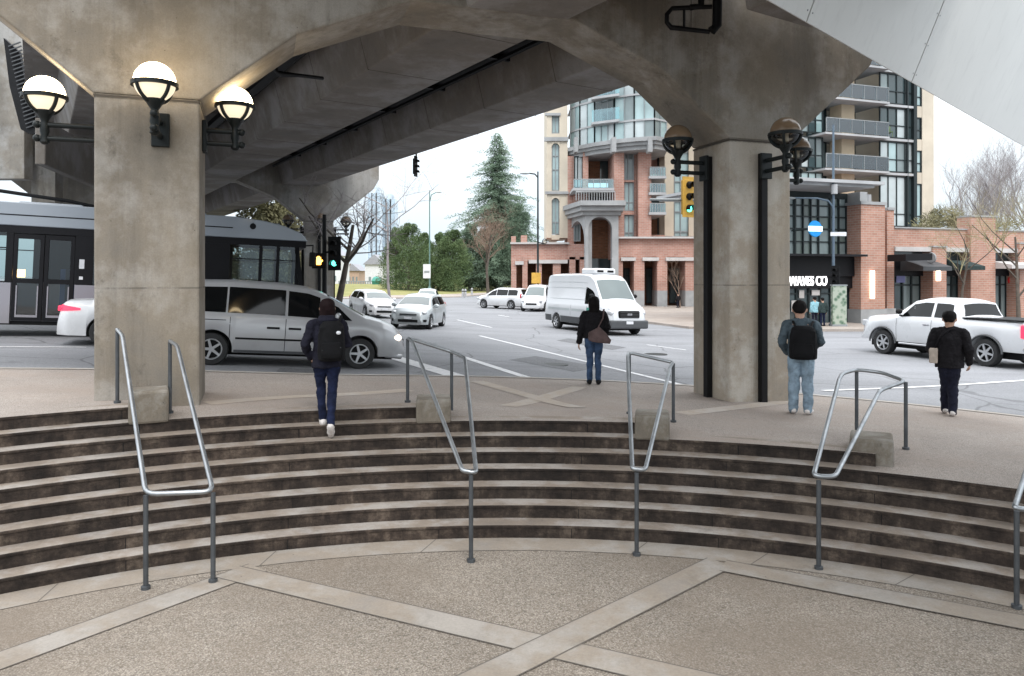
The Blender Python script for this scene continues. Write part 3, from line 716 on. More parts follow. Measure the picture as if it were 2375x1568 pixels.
lamp(ST(SR, T0-.11, ZL)+SHIFT, -E2, .52, False, 'small unlit globe lamp on the front of the far pier column', 'unlit globe lamps on the far pier')
lamp(ST(SR+.735, 11.27, ZL)+SHIFT, E1, .50, False, 'small unlit globe lamp right of the far pier column', 'unlit globe lamps on the far pier')
# ---------------------------------------------------------------- stone plinths and handrails on the stairs
def plinth(u, r0, dep, w, z0, z1, label, da=0.):
    a = th(u)+da; rd = Vector((math.sin(a), math.cos(a), 0)); tn = Vector((rd.y, -rd.x, 0)); c = rd*r0; c.z = z0
    mb = MB(); mb.ob(c-tn*w/2, tn*w, rd*dep, EZ*(z1-z0)); tag(mb.build('concrete_plinth', M['block'], bevel=.03, org=c), label, 'plinth', 'concrete plinths at the stair head')
plinth(345, 9.85, .48, .44, 1.13, 1.52, 'square concrete plinth at the foot of the left column')
plinth(1005, 9.61, .50, .45, .99, 1.30, 'small concrete plinth inside the second handrail, behind the climbing person')
plinth(1512, 9.37, .50, .43, .85, 1.16, 'small concrete plinth inside the narrow handrail beside the right column')
plinth(2020, 9.42, .56, .46, .69, 1.02, 'wide low concrete plinth inside the right-hand handrail')
def rail(label, loop, posts, foot, closed=True):
    c = foot[0][0]; t = thing('handrail', label, 'handrail', (c.x, c.y, c.z), 'steel handrails on the stairs')
    # round the corners of the bent tube
    pts = []; L = [Vector(p) for p in loop]; n = len(L)
    for i, p in enumerate(L):
        if not closed and i in (0, n-1): pts.append(p); continue
        a, b = L[i-1], L[(i+1) % n]; da, db = a-p, b-p; k = min(.10, da.length*.35, db.length*.35); da.normalize(); db.normalize()
        A_, B_ = p+da*k, p+db*k
        for q_ in (0, .25, .5, .75, 1): pts.append((A_*(1-q_)+p*q_)*(1-q_)+(p*(1-q_)+B_*q_)*q_)
    mb = MB(); mb.tube(pts, .024, 10, closed=closed); mb.build('bent_tube', M['galv'], t, smooth=60)
    for top, zb in posts+[(f[1], f[0].z) for f in foot]:
        mb = MB(); mb.tube([(top.x, top.y, zb-.01), (top.x, top.y, top.z-.01)], .023, 10); mb.lathe([(.042, 0), (.042, .03), (.026, .035)], (top.x, top.y, zb), 12); mb.build('post', M['postm'], t, smooth=50)
def foot(u, vb, vt): Y = F*HC/(vb-CV); a = P(u, vb, Y); b = P(u, vt, Y); return (a, Vector((a.x, a.y, b.z)))
def zw(p): return walk_z(p.x, p.y)
f1, f2 = foot(338, 1366, 1146), foot(494, 1350, 1140)
a1, a2 = P(272, 764, 9.3), P(394, 791, 9.35)
rail('handrail in front of the left column, with two separate lower posts', [P(272, 764, 9.3), P(284, 778, 9.12), f1[1], f2[1], P(411, 802, 9.1), a2], [(a1, zw(a1)), (a2, zw(a2))], [f1, f2], closed=False)
f = foot(1092, 1303, 1098); a1, a2 = P(945, 784, 10.3), P(1047, 816, 10.45)
rail('slender handrail right of the climbing person, spreading round the second plinth', [P(1072, 1092, 7.5), P(956, 790, 10.05), a1, a2, P(1078, 829, 9.95), P(1104, 1096, 7.5)], [(a1, zw(a1)), (a2, zw(a2)-.05)], [f])
f = foot(1476, 1288, 1094); a1, a2 = P(1459, 818, 10.4), P(1561, 841, 10.35)
rail('narrow V-shaped handrail left of the right column', [P(1466, 1088, 7.7), P(1455, 826, 10.2), a1, a2, P(1554, 850, 10.15), P(1496, 1089, 7.7)], [(a1, zw(a1)), (a2, zw(a2))], [f])
f = foot(1898, 1320, 1112); a1, a2 = P(1986, 857, 9.8), P(2100, 884, 9.2)
rail('handrail with an arched top round the wide plinth', [P(1886, 1104, 7.36), P(1946, 878, 9.5), P(1954, 866, 9.65), a1, P(2045, 864, 9.6), a2, P(2040, 905, 9.05), P(1936, 1106, 7.36)], [(a1, zw(a1)), (a2, zw(a2))], [f])
f = foot(2357, 1410, 1182); a1, a2 = P(2470, 905, 8.6), P(2570, 930, 8.0)
rail('handrail cut off by the right edge of the picture', [P(2352, 1178, 6.5), P(2440, 905, 8.4), a1, a2, P(2380, 1182, 6.5)], [(a1, zw(a1)), (a2, zw(a2))], [f])
# ================================================================ left apartment tower (brick below, glass above)
rnd = random.Random(3)
YB = 65.0
def gz(u, Y): p = P(u, 700, Y); return road_z(p.x, p.y)
def gv(u, Y): return CV+(HC-gz(u, Y))/Y*F          # picture height of the ground there
t1 = thing('apartment_tower', 'apartment tower of red brick and cream walls with a curved glass bay and arched entrance', 'building', (P(1390, 700, YB).x, YB, gz(1390, YB)))
def Q(u, v, Y): return P(u, v, Y)
# cream left strip with its window column cut out as recesses built from piers
for u0, u1, v0, v1 in ((1268, 1279, 120, 552), (1297, 1316, 120, 552)): mb = MB(); mb.uv(u0, u1, v0, v1, YB, 6); mb.build('cream_wall', M['cream'], t1)
for v0, v1 in ((120, 268), (310, 329), (443, 456), (545, 556)): mb = MB(); mb.uv(1279, 1297, v0, v1, YB+.02, 6); mb.build('spandrel', M['cream'], t1)
mb = MB(); mb.uv(1541, 1562, 120, 548, YB-1, 7); mb.uv(1562, 1640, 120, 330, YB-.6, 6); mb.uv(1597, 1640, 330, 548, YB-.6, 6)
mb.build('cream_wall', M['cream'], t1)
mb = MB(); mb.uv(1264, 1300, 262, 268, YB-.15, .3); mb.uv(1262, 1318, 318, 327, YB-.2, .4); mb.uv(1264, 1318, 444, 450, YB-.2, .4)
mb.uv(1541, 1600, 318, 326, YB-1.2, .5); mb.build('stone_band', M['stone'], t1)
def window(u0, u1, v0, v1, Y, g='g1', mull=(), bars=(), fr='frameg', parent=None, w=.10):
    mb = MB(); p, q = P(u0, v1, Y), P(u1, v0, Y)
    mb.box(p.x, p.x+w, Y, Y+.14, p.z, q.z); mb.box(q.x-w, q.x, Y, Y+.14, p.z, q.z); mb.box(p.x+w, q.x-w, Y+.002, Y+.14, q.z-w, q.z); mb.box(p.x+w, q.x-w, Y+.002, Y+.14, p.z, p.z+w)
    for m in mull: x = P(m, v0, Y).x; mb.box(x-w*.4, x+w*.4, Y+.004, Y+.13, p.z+w, q.z-w)
    for b in bars: z = P(u0, b, Y).z; mb.box(p.x+w, q.x-w, Y+.006, Y+.13, z-w*.4, z+w*.4)
    o = mb.build('window', M[fr], parent or t1)
    mb = MB(); mb.box(p.x+.01, q.x-.01, Y+.09, Y+.11, p.z+.01, q.z-.01); mb.build('pane', M[g], o); return o
window(1279, 1297, 269, 310, YB+.25, 'g1', (1288,)); window(1279, 1297, 330, 443, YB+.25, 'g1', (1288,), (362, 394)); window(1279, 1297, 457, 544, YB+.25, 'g1', (1288,), (516,))
for v0 in (329, 456):           # round heads of the tall windows
    mb = MB(); c = P(1288, v0+14, YB); rr = P(1297.4, v0, YB).x-c.x
    a = [c+Vector((math.cos(x)*rr, -.05, math.sin(x)*rr*1.15)) for x in [R(180-i*15) for i in range(13)]]
    mb.prism(a+[P(1297.4, v0-.5, YB)-Vector((0, .05, 0)), P(1278.6, v0-.5, YB)-Vector((0, .05, 0))], Vector((0, .3, 0))); mb.build('arch_head', M['cream'], t1)
# brick body between cream strip and right pier
mb = MB()
for u0, u1, v0, v1, dy in ((1316, 1331, 362, 600, 0), (1352, 1364, 352, 452, -1.2), (1331, 1352, 436, 452, -1), (1331, 1364, 452, 470, -.8), (1424, 1447, 330, 600, -3), (1470, 1480, 330, 600, -2), (1480, 1510, 322, 600, -3.2), (1447, 1470, 330, 352, -2.4), (1447, 1470, 418, 422, -2.4), (1447, 1470, 490, 498, -2.4), (1447, 1470, 561, 600, -2.4),
                           (1510, 1541, 330, 352, -1), (1510, 1541, 545, 600, -1)): mb.uv(u0, u1, v0, v1, YB+dy, 4)
mb.build('brick_wall', M['brick'], t1)
window(1447, 1470, 352, 418, YB-2.1, 'g2', (1456,), (), parent=t1); window(1447, 1470, 422, 490, YB-2.1, 'g1', (1458,), (470,)); window(1447, 1470, 498, 561, YB-2.1, 'g1', (1458,), (540,))
window(1331, 1352, 362, 436, YB-.6, 'g4', (1339,), (), 'frame'); window(1330, 1346, 478, 560, YB-.2, 'g2', (1338,), (520,))
# recessed balconies
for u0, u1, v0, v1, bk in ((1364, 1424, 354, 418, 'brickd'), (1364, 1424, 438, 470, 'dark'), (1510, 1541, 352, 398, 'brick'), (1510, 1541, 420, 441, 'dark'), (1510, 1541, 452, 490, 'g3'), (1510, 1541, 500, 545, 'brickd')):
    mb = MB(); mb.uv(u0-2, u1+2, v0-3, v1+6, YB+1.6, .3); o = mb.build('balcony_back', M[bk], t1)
    mb = MB(); mb.uv(u0+(u1-u0)*.45, u1-3, v0+6, v1, YB+1.5, .08); mb.build('balcony_door', M['g3'], t1)
for u0, u1, v in ((1328, 1424, 436), (1505, 1545, 408), (1505, 1545, 446), (1505, 1545, 492), (1505, 1545, 344)):
    mb = MB(); mb.uv(u0, u1, v, v+6, YB-3.6, 5); mb.build('balcony_slab', M['slab'], t1)
    mb = MB(); p, q = P(u0+2, v, YB-3.5), P(u1-2, v-19, YB-3.5); mb.box(p.x, q.x, YB-3.5, YB-3.46, p.z, q.z)
    b = mb.build('balcony_guard', M['railglass'], t1)
    mb = MB(); mb.box(p.x, q.x, YB-3.53, YB-3.45, q.z, q.z+.07); n = 6
    for i in range(n+1): x = p.x+(q.x-p.x)*i/n; mb.box(x-.025, x+.025, YB-3.52, YB-3.46, p.z, q.z)
    mb.build('guard_rail', M['frameg'], b)
# glass bay: a many-sided curtain wall above a stone cornice
bay = [P(1322, 0, 66.0), P(1344, 0, 64.6), P(1378, 0, 63.2), P(1424, 0, 61.9), P(1470, 0, 61.0), P(1517, 0, 60.4), P(1545, 0, 61.4)]
bay = [Vector((p.x, p.y, 0)) for p in bay]
z_cor0, z_cor1 = HC+(640-352)*61.5/F, HC+(640-326)*61.5/F
top = HC+(640-120)*61.5/F
fl = [z_cor1, HC+(640-281)*61.5/F, HC+(640-222)*61.5/F, HC+(640-165)*61.5/F, top]
mb = MB(); sh_ = MB()
for a, b in zip(bay, bay[1:]):
    d = (b-a); n = Vector((d.y, -d.x, 0)).normalized()
    k = max(1, round(d.length/.75))
    for z0, z1 in zip(fl, fl[1:]):
        for i in range(k):
            p, q = a+d*(i/k), a+d*((i+1)/k)
            mb.add([p+EZ*z0, q+EZ*z0, q+EZ*z1, p+EZ*z1], [(0, 1, 2, 3)], rnd.choice([0, 0, 0, 2, 2, 2, 1]))
mb.build('glass_bay', [M['g1'], M['g2'], M['g4']], t1)
mb = MB()
for a, b in zip(bay, bay[1:]):
    d = (b-a); k = max(1, round(d.length/.75)); n = Vector((d.y, -d.x, 0)).normalized()
    for i in range(k+1): p = a+d*(i/k); w = .045 if i in (0, k) else .022; mb.ob(Vector((p.x-w, p.y-.1, fl[0])), Vector((2*w, 0, 0)), Vector((0, .16, 0)), EZ*(top-fl[0]))
mb.build('mullion', M['frameg'], t1)
for z in fl[1:-1]:
    mb = MB(); o = [p+Vector((0, -.14, z-.14)) for p in bay]; mb.prism(o+[bay[-1]+Vector((0, 3, z-.14)), bay[0]+Vector((0, 3, z-.14))], EZ*.15); mb.build('floor_slab', M['slab'], t1)
    mb = MB(); dl = bay[3]-bay[2]; mb.ob(bay[2]+dl*.06+Vector((0, -.07, z+.1)), dl*.88, Vector((0, .05, 0)), EZ*1.75); mb.build('loggia_opening', M['g3'], t1)
    mb = MB(); a, b = bay[2]+Vector((-.3, -.9, 0)), bay[3]+Vector((.3, -.9, 0)); mb.ob(a+EZ*(z-.12), b-a, Vector((0, .9, 0)), EZ*.2); mb.ob(a+EZ*(z+.08), b-a, Vector((0, .05, 0)), EZ*1.0, 1); mb.build('bay_balcony', [M['slab'], M['railglass']], t1)
for dz0, dz1, o_ in ((0, .35, .35), (.35, .62, .6), (.62, .95, .85)):
    mb = MB(); pts = []
    for p in bay: pts.append(p+Vector((-.45*o_ if p is bay[0] else 0, -o_, z_cor0+dz0)))
    mb.prism(pts+[bay[-1]+Vector((.4, 3, z_cor0+dz0)), bay[0]+Vector((-.4, 3, z_cor0+dz0))], EZ*(dz1-dz0-.002)); mb.build('cornice', M['stone'], t1)
for u, w in ((1424, 5), (1508, 5), (1336, 4)):
    mb = MB(); mb.uv(u-w, u+w, 318, 352, 59.6 if u > 1400 else 62.5, 1); mb.build('cornice_bracket', M['stone'], t1)
# arched portico
YP = 61.0
def arch_pts(u0, u1, vb, vt, Y, n=12):
    a, b = P(u0, vb, Y), P(u1, vb, Y); zt = P(u0, vt, Y).z; c = (a.x+b.x)/2; r = (b.x-a.x)/2; zs = zt-r
    return [Vector((c-r*math.cos(math.pi*i/n), Y, zs+r*math.sin(math.pi*i/n))) for i in range(n+1)], a, b
def arched_wall(u0, u1, v0, v1, a0, a1, vt, Y, d, mat, name):
    arc, a, b = arch_pts(a0, a1, v1, vt, Y); tl, tr, bl, br = P(u0, v0, Y), P(u1, v0, Y), P(u0, v1, Y), P(u1, v1, Y)
    mb = MB(); mb.prism([bl, Vector((arc[0].x, Y, bl.z))]+arc+[Vector((arc[-1].x, Y, br.z)), br, tr, tl], Vector((0, d, 0))); return mb.build(name, mat, t1)
arched_wall(1357, 1434, 498, 712, 1364, 1419, 503, YP, .9, M['stone'], 'arch_surround')
# side arch of the portico, turned to the left
a0, a1 = P(1357, 0, YP), P(1318, 0, YP+5.0); a0.z = a1.z = 0; d = a1-a0
zt = P(1357, 498, YP).z; zb = gz(1357, YP)-.1; zs = P(1357, 560, YP).z
arc = [a0+d*(.06+.88*(.5-.5*math.cos(math.pi*i/12)))+EZ*(zs+(zt-.35-zs)*math.sin(math.pi*i/12)) for i in range(13)]
mb = MB(); mb.prism([a0+EZ*zb, Vector((arc[0].x, arc[0].y, zb))]+arc+[Vector((arc[-1].x, arc[-1].y, zb)), a1+EZ*zb, a1+EZ*zt, a0+EZ*zt], Vector((.6, .5, 0))); mb.build('arch_surround', M['stone'], t1)
for k, (v0, v1, o_) in enumerate(((490, 499, .25), (479, 490, .7), (468, 479, 1.1))):
    mb = MB(); z0, z1 = P(1357, v1, YP).z, P(1357, v0, YP).z
    pts = [P(1310, 0, YP+5)+Vector((-o_*.3, -o_*.6, 0)), P(1352, 0, YP)+Vector((-o_*.3, -o_, 0)), P(1385, 0, YP)+Vector((0, -o_, 0)), P(1437, 0, YP)+Vector((o_*.3, -o_, 0)), P(1437, 0, YP+6)]
    mb.prism([Vector((p.x, p.y, z0)) for p in pts], EZ*(z1-z0-.003)); mb.build('entrance_cornice', M['stone'], t1)
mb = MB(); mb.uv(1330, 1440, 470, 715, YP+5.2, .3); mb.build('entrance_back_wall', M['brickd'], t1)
mb = MB(); mb.uv(1366, 1418, 600, 712, YP+5.0, .15); mb.build('entrance_doors', M['g3'], t1)
mb = MB(); p, q = P(1335, 466, YP-.3), P(1425, 447, YP-.3)
for i in range(16): x = p.x+(q.x-p.x)*i/15; mb.box(x-.03, x+.03, YP-.6, YP-.54, p.z, q.z)
mb.box(p.x, q.x, YP-.62, YP-.52, q.z, q.z+.1); mb.build('terrace_rail', M['stone'], t1)
# podium: brick band over pillars, dark openings between
mb = MB()
for u0, u1, v0, v1, dy in ((1185, 1316, 566, 606, -1), (1185, 1196, 548, 566, -1), (1208, 1222, 546, 566, -1.1), (1316, 1357, 566, 602, -1.2), (1434, 1640, 552, 596, -3.3)): mb.uv(u0, u1, v0, v1, YB+dy, 3)
for u0, u1, Y in ((1185, 1197, YB-1.1), (1211, 1223, YB-1.15), (1243, 1256, YB-1.1), (1282, 1300, YB-1.1), (1320, 1334, YB-1.2), (1344, 1357, YB-1.2), (1434, 1444, YB-3.5), (1470, 1494, YB-3.5), (1524, 1547, YB-3.5), (1589, 1640, YB-3.5)): mb.uv(u0, u1, 596, 716, Y, 2.2)
mb.build('podium_brick', M['brick'], t1)
for u0, u1, v, Y in ((1194, 1214, 606, YB-1.3), (1226, 1316, 603, YB-1.3), (1440, 1474, 597, YB-3.7), (1490, 1528, 597, YB-3.7), (1544, 1640, 597, YB-3.7)):
    mb = MB(); mb.uv(u0, u1, v, v+8, Y, 1.5); mb.build('white_lintel', M['whitetrim'], t1)
for u0, u1, v, Y in ((1183, 1320, 562, YB-1.4), (1434, 1640, 549, YB-3.8)):
    mb = MB(); mb.uv(u0, u1, v, v+4, Y, .7); mb.build('parapet_coping', M['whitetrim'], t1)
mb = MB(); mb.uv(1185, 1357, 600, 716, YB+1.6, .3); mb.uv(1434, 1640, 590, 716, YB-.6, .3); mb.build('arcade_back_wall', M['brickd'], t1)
mb = MB()
for u0, u1, Y in ((1470, 1494, YB-3.65), (1524, 1547, YB-3.65), (1589, 1640, YB-3.65), (1434, 1444, YB-3.62)): mb = MB(); mb.uv(u0, u1, 674, 716, Y, 2.4); mb.build('plinth', M['stone'], t1)
for u0, u1 in ((1446, 1468), (1498, 1521), (1552, 1586)):
    window(u0, u1, 622, 704, YB-.85, 'g3', ((u0+u1)/2,), (640,), 'frame')
mb = MB(); mb.uv(1562, 1597, 330, 548, YB-.2, .2); mb.build('right_window_strip', M['g1'], t1)
mb = MB()
for v in (352, 398, 420, 466, 490, 536): mb.uv(1562, 1597, v, v+3, YB-.32, .1)
for u in (1563, 1577, 1595): mb.uv(u, u+1.6, 330, 548, YB-.34, .1)
mb.build('strip_frame', M['frameg'], t1)
# ================================================================ right apartment tower
T2 = 46.0
a = on_t(2050, 640, T2); t2 = thing('apartment_tower', 'tall glass apartment tower with stacked balconies above the corner shops', 'building', (a.x, a.y, G(a.x, a.y)))
def TP(u, v, t=T2): return on_t(u, v, t)
def sAt(u, t): p = on_t(u, 0, t); return toST(p.x, p.y)[0]
def zAt(u, v, t=T2): return on_t(u, v, t).z
slabs = [zAt(2020, 404), zAt(2020, 325), zAt(2020, 246), zAt(2020, 167), zAt(2020, 88), zAt(2020, 9)]
zg = zAt(2020, 530); levels = [zg]+slabs
sL, sR = sAt(1800, T2), sAt(2165, T2)
mb = MB(); mb.stbox(sAt(2138, T2), sR, T2, T2+9, zg, slabs[-1]+3); mb.build('cream_wall', M['cream'], t2)
for z0, z1 in zip(levels, levels[1:]): mb = MB(); mb.stbox(sAt(2109, T2), sAt(2138, T2), T2+.03, T2+.4, z1-.55, z1+.35); mb.build('spandrel', M['cream'], t2)
def stwin(s0, s1, z0, z1, t, gm, mull, par, bars=(), w=.09, fr='frame'):
    mb = MB(); mb.stbox(s0, s0+w, t, t+.12, z0, z1); mb.stbox(s1-w, s1, t, t+.12, z0, z1); mb.stbox(s0+w, s1-w, t+.002, t+.12, z0, z0+w); mb.stbox(s0+w, s1-w, t+.002, t+.12, z1-w, z1)
    for i in range(1, mull): x = s0+(s1-s0)*i/mull; mb.stbox(x-w*.4, x+w*.4, t+.004, t+.11, z0+w, z1-w)
    for b in bars: mb.stbox(s0+w, s1-w, t+.006, t+.11, b-w*.4, b+w*.4)
    o = mb.build('window', M[fr], par); k = mull
    mb = MB()
    for i in range(k): a_, b_ = s0+(s1-s0)*i/k, s0+(s1-s0)*(i+1)/k; mb.stbox(a_+.02, b_-.02, t+.08, t+.1, z0+.02, z1-.02, rnd.choice([0, 0, 1, 2, 3]) if gm is None else 0)
    mb.build('pane', [M['g1'], M['g2'], M['g4'], M['g3']] if gm is None else M[gm], o); return o
for i, (z0, z1) in enumerate(zip(levels, levels[1:])):
    stwin(sAt(2110, T2), sAt(2138, T2), z0+.35, z1-.55, T2+.05, ('g1', 'g1', 'g3', 'g1', 'g1', 'g2')[i], 1, t2, (z0+1.1,))
    stwin(sAt(2026, T2), sAt(2104, T2), z0+.15, z1-.15, T2-.6, None, 4, t2, (z0+1.15,), .08)
    stwin(sAt(1982, T2), sAt(2026, T2), z0+.1, z1-.1, T2+1.9, ('g3', 'g3', 'g2', 'g3', 'g3', 'g3')[i], 3, t2)
    mb = MB(); mb.stbox(sAt(1950, T2), sAt(1980, T2), T2-.05, T2+1.2, z0, z1-.06); mb.build('tan_panel', M['tan'], t2)
    stwin(sAt(1903, T2), sAt(1949, T2), z0+.1, z1-.1, T2+1.5, ('g3', 'g2', 'g3', 'g3', 'g3', 'g3')[i], 3, t2)
    stwin(sAt(1800, T2), sAt(1902, T2), z0+.15, z1-.15, T2-.3, None, 6, t2, (z0+1.15,), .08)
    # balcony slab with glass guard
    mb = MB(); mb.stbox(sAt(1885, T2), sAt(2032, T2), T2-1.3, T2+2.2, z1-.09, z1+.06); mb.stbox(sAt(2032, T2)+.01, sAt(2106, T2), T2-.75, T2+.2, z1-.10, z1+.08); mb.build('balcony_slab', M['slab'], t2)
    mb = MB(); s0, s1 = sAt(1888, T2), sAt(2030, T2); mb.stbox(s0, s1, T2-1.26, T2-1.23, z0+.12, z0+1.12); g_ = mb.build('balcony_guard', M['railglass'], t2)
    mb = MB(); mb.stbox(s0, s1, T2-1.30, T2-1.21, z0+1.12, z0+1.18)
    for j in range(6): x = s0+(s1-s0)*j/5; mb.stbox(x-.018, x+.018, T2-1.29, T2-1.22, z0+.1, z0+1.12)
    mb.build('guard_rail', M['frameg'], g_)
mb = MB(); mb.stbox(sAt(2100, T2), sAt(2107, T2), T2-.8, T2-.55, zg, slabs[-1]+2); mb.stbox(sAt(2086, T2), sAt(2089, T2), T2-.75, T2-.6, zg, slabs[-1]+2); mb.build('corner_mullion', M['frame'], t2)
mb = MB(); mb.stbox(sL, sR-.2, T2+2.6, T2+9, zg, slabs[-1]+2.5); mb.build('core', M['cream'], t2)
# little things left out on the balconies
for u, lev, c in ((1996, 1, 'whitetrim'), (2010, 1, 'plastic'), (2004, 2, 'whitetrim'), (1990, 3, 'dgreen'), (2060, 2, 'cedar')):
    p = on_t(u, 0, T2-.8); z = levels[lev]+.12
    t = thing('balcony_chair' if c != 'cedar' else 'potted_plant', {1996: 'white chair on the lowest visible tower balcony', 2010: 'grey chair beside the white one on the lowest visible balcony', 2004: 'white chair on the middle tower balcony', 1990: 'dark chair on the upper tower balcony', 2060: 'green potted plant behind the glass of the middle tower balcony'}[u], 'chair' if c != 'cedar' else 'plant', (p.x, p.y, z))
    mb = MB(); mb.box(p.x-.25, p.x+.25, p.y-.2, p.y+.2, z+.38, z+.44); mb.build('seat' if c != 'cedar' else 'leaves', M[c], t)
    mb = MB(); mb.box(p.x-.25, p.x+.25, p.y+.2, p.y+.25, z+.3, z+.9); mb.build('backrest' if c != 'cedar' else 'stem', M[c], t)
    for dx in (-.22, .2):
        mb = MB(); mb.box(p.x+dx, p.x+dx+.03, p.y-.18, p.y-.15, z, z+.38); mb.build('leg', M[c], t)
# ================================================================ corner shops (brick, one and two storeys)
T3 = 32.0
a = on_t(2000, 700, T3); zg3 = G(a.x, a.y)-.05
t3 = thing('shop_building', 'brick corner shop building with glazed two-storey corner, black fascia and awnings', 'building', (a.x, a.y, zg3))
S3 = lambda u, t=T3: sAt(u, t)
Z3 = lambda v, u=2000: zAt(u, v, T3)
def sb(mb, u0, u1, v0, v1, t0=T3, d=.4, mi=0): mb.stbox(S3(u0), S3(u1), t0, t0+d, Z3(v1), Z3(v0), mi)
mb = MB(); sb(mb, 1973, 2028, 478, 716, T3-.7, 2.2); sb(mb, 2028.2, 2050, 486, 716, T3+.1, 1.5); sb(mb, 2050.2, 2066, 486, 760, T3-.2, 1.5)
sb(mb, 2066.2, 2500, 528, 571, T3-.12, 1.5); mb.build('brick_wall', M['brick2'], t3)
for u0, u1, v0 in ((2149, 2180, 572), (2236, 2293, 496), (2349, 2378, 560)):
    mb = MB(); sb(mb, u0, u1, v0, 760, T3-.4, .9); mb.build('brick_pier', M['brick2'], t3)
    mb = MB(); sb(mb, u0-1, u1+1, v0-4, v0-.2, T3-.46, 1.0); mb.build('pier_cap', M['stone'], t3)
mb = MB(); sb(mb, 1971, 2030, 716.2, 765, T3-.76, 2.3); sb(mb, 2030.2, 2068, 716.2, 765, T3-.26, 1.7); mb.build('stone_plinth', M['stone'], t3)
mb = MB(); sb(mb, 1971, 2030, 471, 477.8, T3-.78, 2.3); sb(mb, 2050, 2068, 480, 485.8, T3-.26, 1.6); sb(mb, 2068.2, 2500, 524.5, 527.8, T3-.2, 1.7); mb.build('coping', M['stone'], t3)
mb = MB(); sb(mb, 1984, 2001, 447, 470.8, T3-.3, 1.2); sb(mb, 2034, 2040, 447, 480, T3+.6, .6); mb.build('roof_post', M['stone'], t3)
# flat roof with deep overhang over the glazed corner
s0, s1 = S3(1790), sAt(2052, T3-2.2); z0 = Z3(447); q = lambda s, t, z: ST(s, t, z)
mb = MB(); mb.prism([q(s0-2, T3-1.9, z0), q(s1-.4, T3-1.9, z0), q(s1-.2, T3+5, z0), q(s0-2, T3+8, z0)], EZ*.14); mb.prism([q(s0-2.2, T3-2.2, z0+.142), q(s1, T3-2.2, z0+.142), q(s1+.2, T3+5, z0+.142), q(s0-2.2, T3+8, z0+.142)], EZ*.16)
mb.build('roof', M['slab'], t3)
mb = MB(); mb.stbox(s0, S3(1985), T3+.6, T3+.9, Z3(462), z0-.005); mb.build('roof_fascia', M['frame'], t3)
# glazed corner
gw = MB(); t = T3+.35
us = [1790, 1812, 1834, 1853, 1872, 1890, 1908, 1935, 1955, 1973]; vs = [462, 480, 505, 533, 562, 594]
for a_, b_ in zip(us, us[1:]):
    for c, d_ in zip(vs, vs[1:]): gw.stbox(S3(a_)+.02, S3(b_)-.02, t+.05, t+.08, Z3(d_)+.02, Z3(c)-.02, rnd.choice([0, 0, 0, 1]))
gw.build('corner_glazing', [M['g2'], M['g5']], t3)
mb = MB()
for u in us: w = .055 if u in (1853, 1935) else .032; mb.stbox(S3(u)-w, S3(u)+w, t-.06, t+.12, Z3(594), Z3(462)-.003)
for v in vs[1:]: w = .036 if v != 562 else .025; mb.stbox(S3(1790), S3(1973), t-.04, t+.1, Z3(v)-w, Z3(v)+w)
mb.build('glazing_frame', M['frame'], t3)
mb = MB(); sb(mb, 1780, 1973, 597, 641, T3-.25, .7); sb(mb, 1780, 1972, 592, 596.8, T3-1.2, 1.7); mb.build('black_fascia', M['fascia'], t3)
mb = MB(); sb(mb, 1780, 1973, 641.2, 668, T3-.1, .3); mb.build('sign_panel', M['fascia'], t3)
us2 = [1790, 1820, 1851, 1880, 1906, 1930, 1962, 1973]
mb = MB()
for a_, b_ in zip(us2, us2[1:]): mb.stbox(S3(a_)+.03, S3(b_)-.03, T3+.2, T3+.23, zg3, Z3(668)-.02, 0)
mb.build('shop_glazing', M['g3'], t3)
mb = MB()
for u in us2: mb.stbox(S3(u)-.05, S3(u)+.05, T3+.12, T3+.3, zg3, Z3(668))
mb.stbox(S3(1790), S3(1973), T3+.13, T3+.29, Z3(680)-.04, Z3(680)+.04); mb.build('shop_frame', M['frame'], t3)
for u0, u1, v0, v1 in ((1837, 1850, 695, 720), (1855, 1866, 672, 690), (1884, 1902, 672, 684)): mb = MB(); sb(mb, u0, u1, v0, v1, T3+.05, .04); mb.build('window_poster', M['whitetrim'], t3)
# shop sign lettering
def text(name, body, size, loc, mat, parent, rz=0., ext=.02, sx=1.0, org=None):
    cu = bpy.data.curves.new(name, 'FONT'); cu.body = body; cu.size = size; cu.extrude = ext; cu.align_x = 'LEFT'; cu.offset = size*.018
    tmp = bpy.data.objects.new(name, cu); COL.objects.link(tmp); dg = bpy.context.evaluated_depsgraph_get(); me = bpy.data.meshes.new_from_object(tmp.evaluated_get(dg)); bpy.data.objects.remove(tmp)
    Mx = Matrix.Translation(Vector(loc)-(ORG[parent.name] if parent else Vector()))@Matrix.Rotation(rz, 4, 'Z')@Matrix.Rotation(R(90), 4, 'X')@Matrix.Diagonal((sx, 1, 1, 1)); me.transform(Mx)
    me.materials.clear(); me.materials.append(mat); o = bpy.data.objects.new(name, me); COL.objects.link(o)
    if parent: o.parent = parent; ORG[o.name] = ORG[parent.name]
    return o
p = on_t(1829, 662, T3-.12); text('sign_lettering', 'WAVES CO', .74, p, M['letter'], t3, TH, .03, .66)
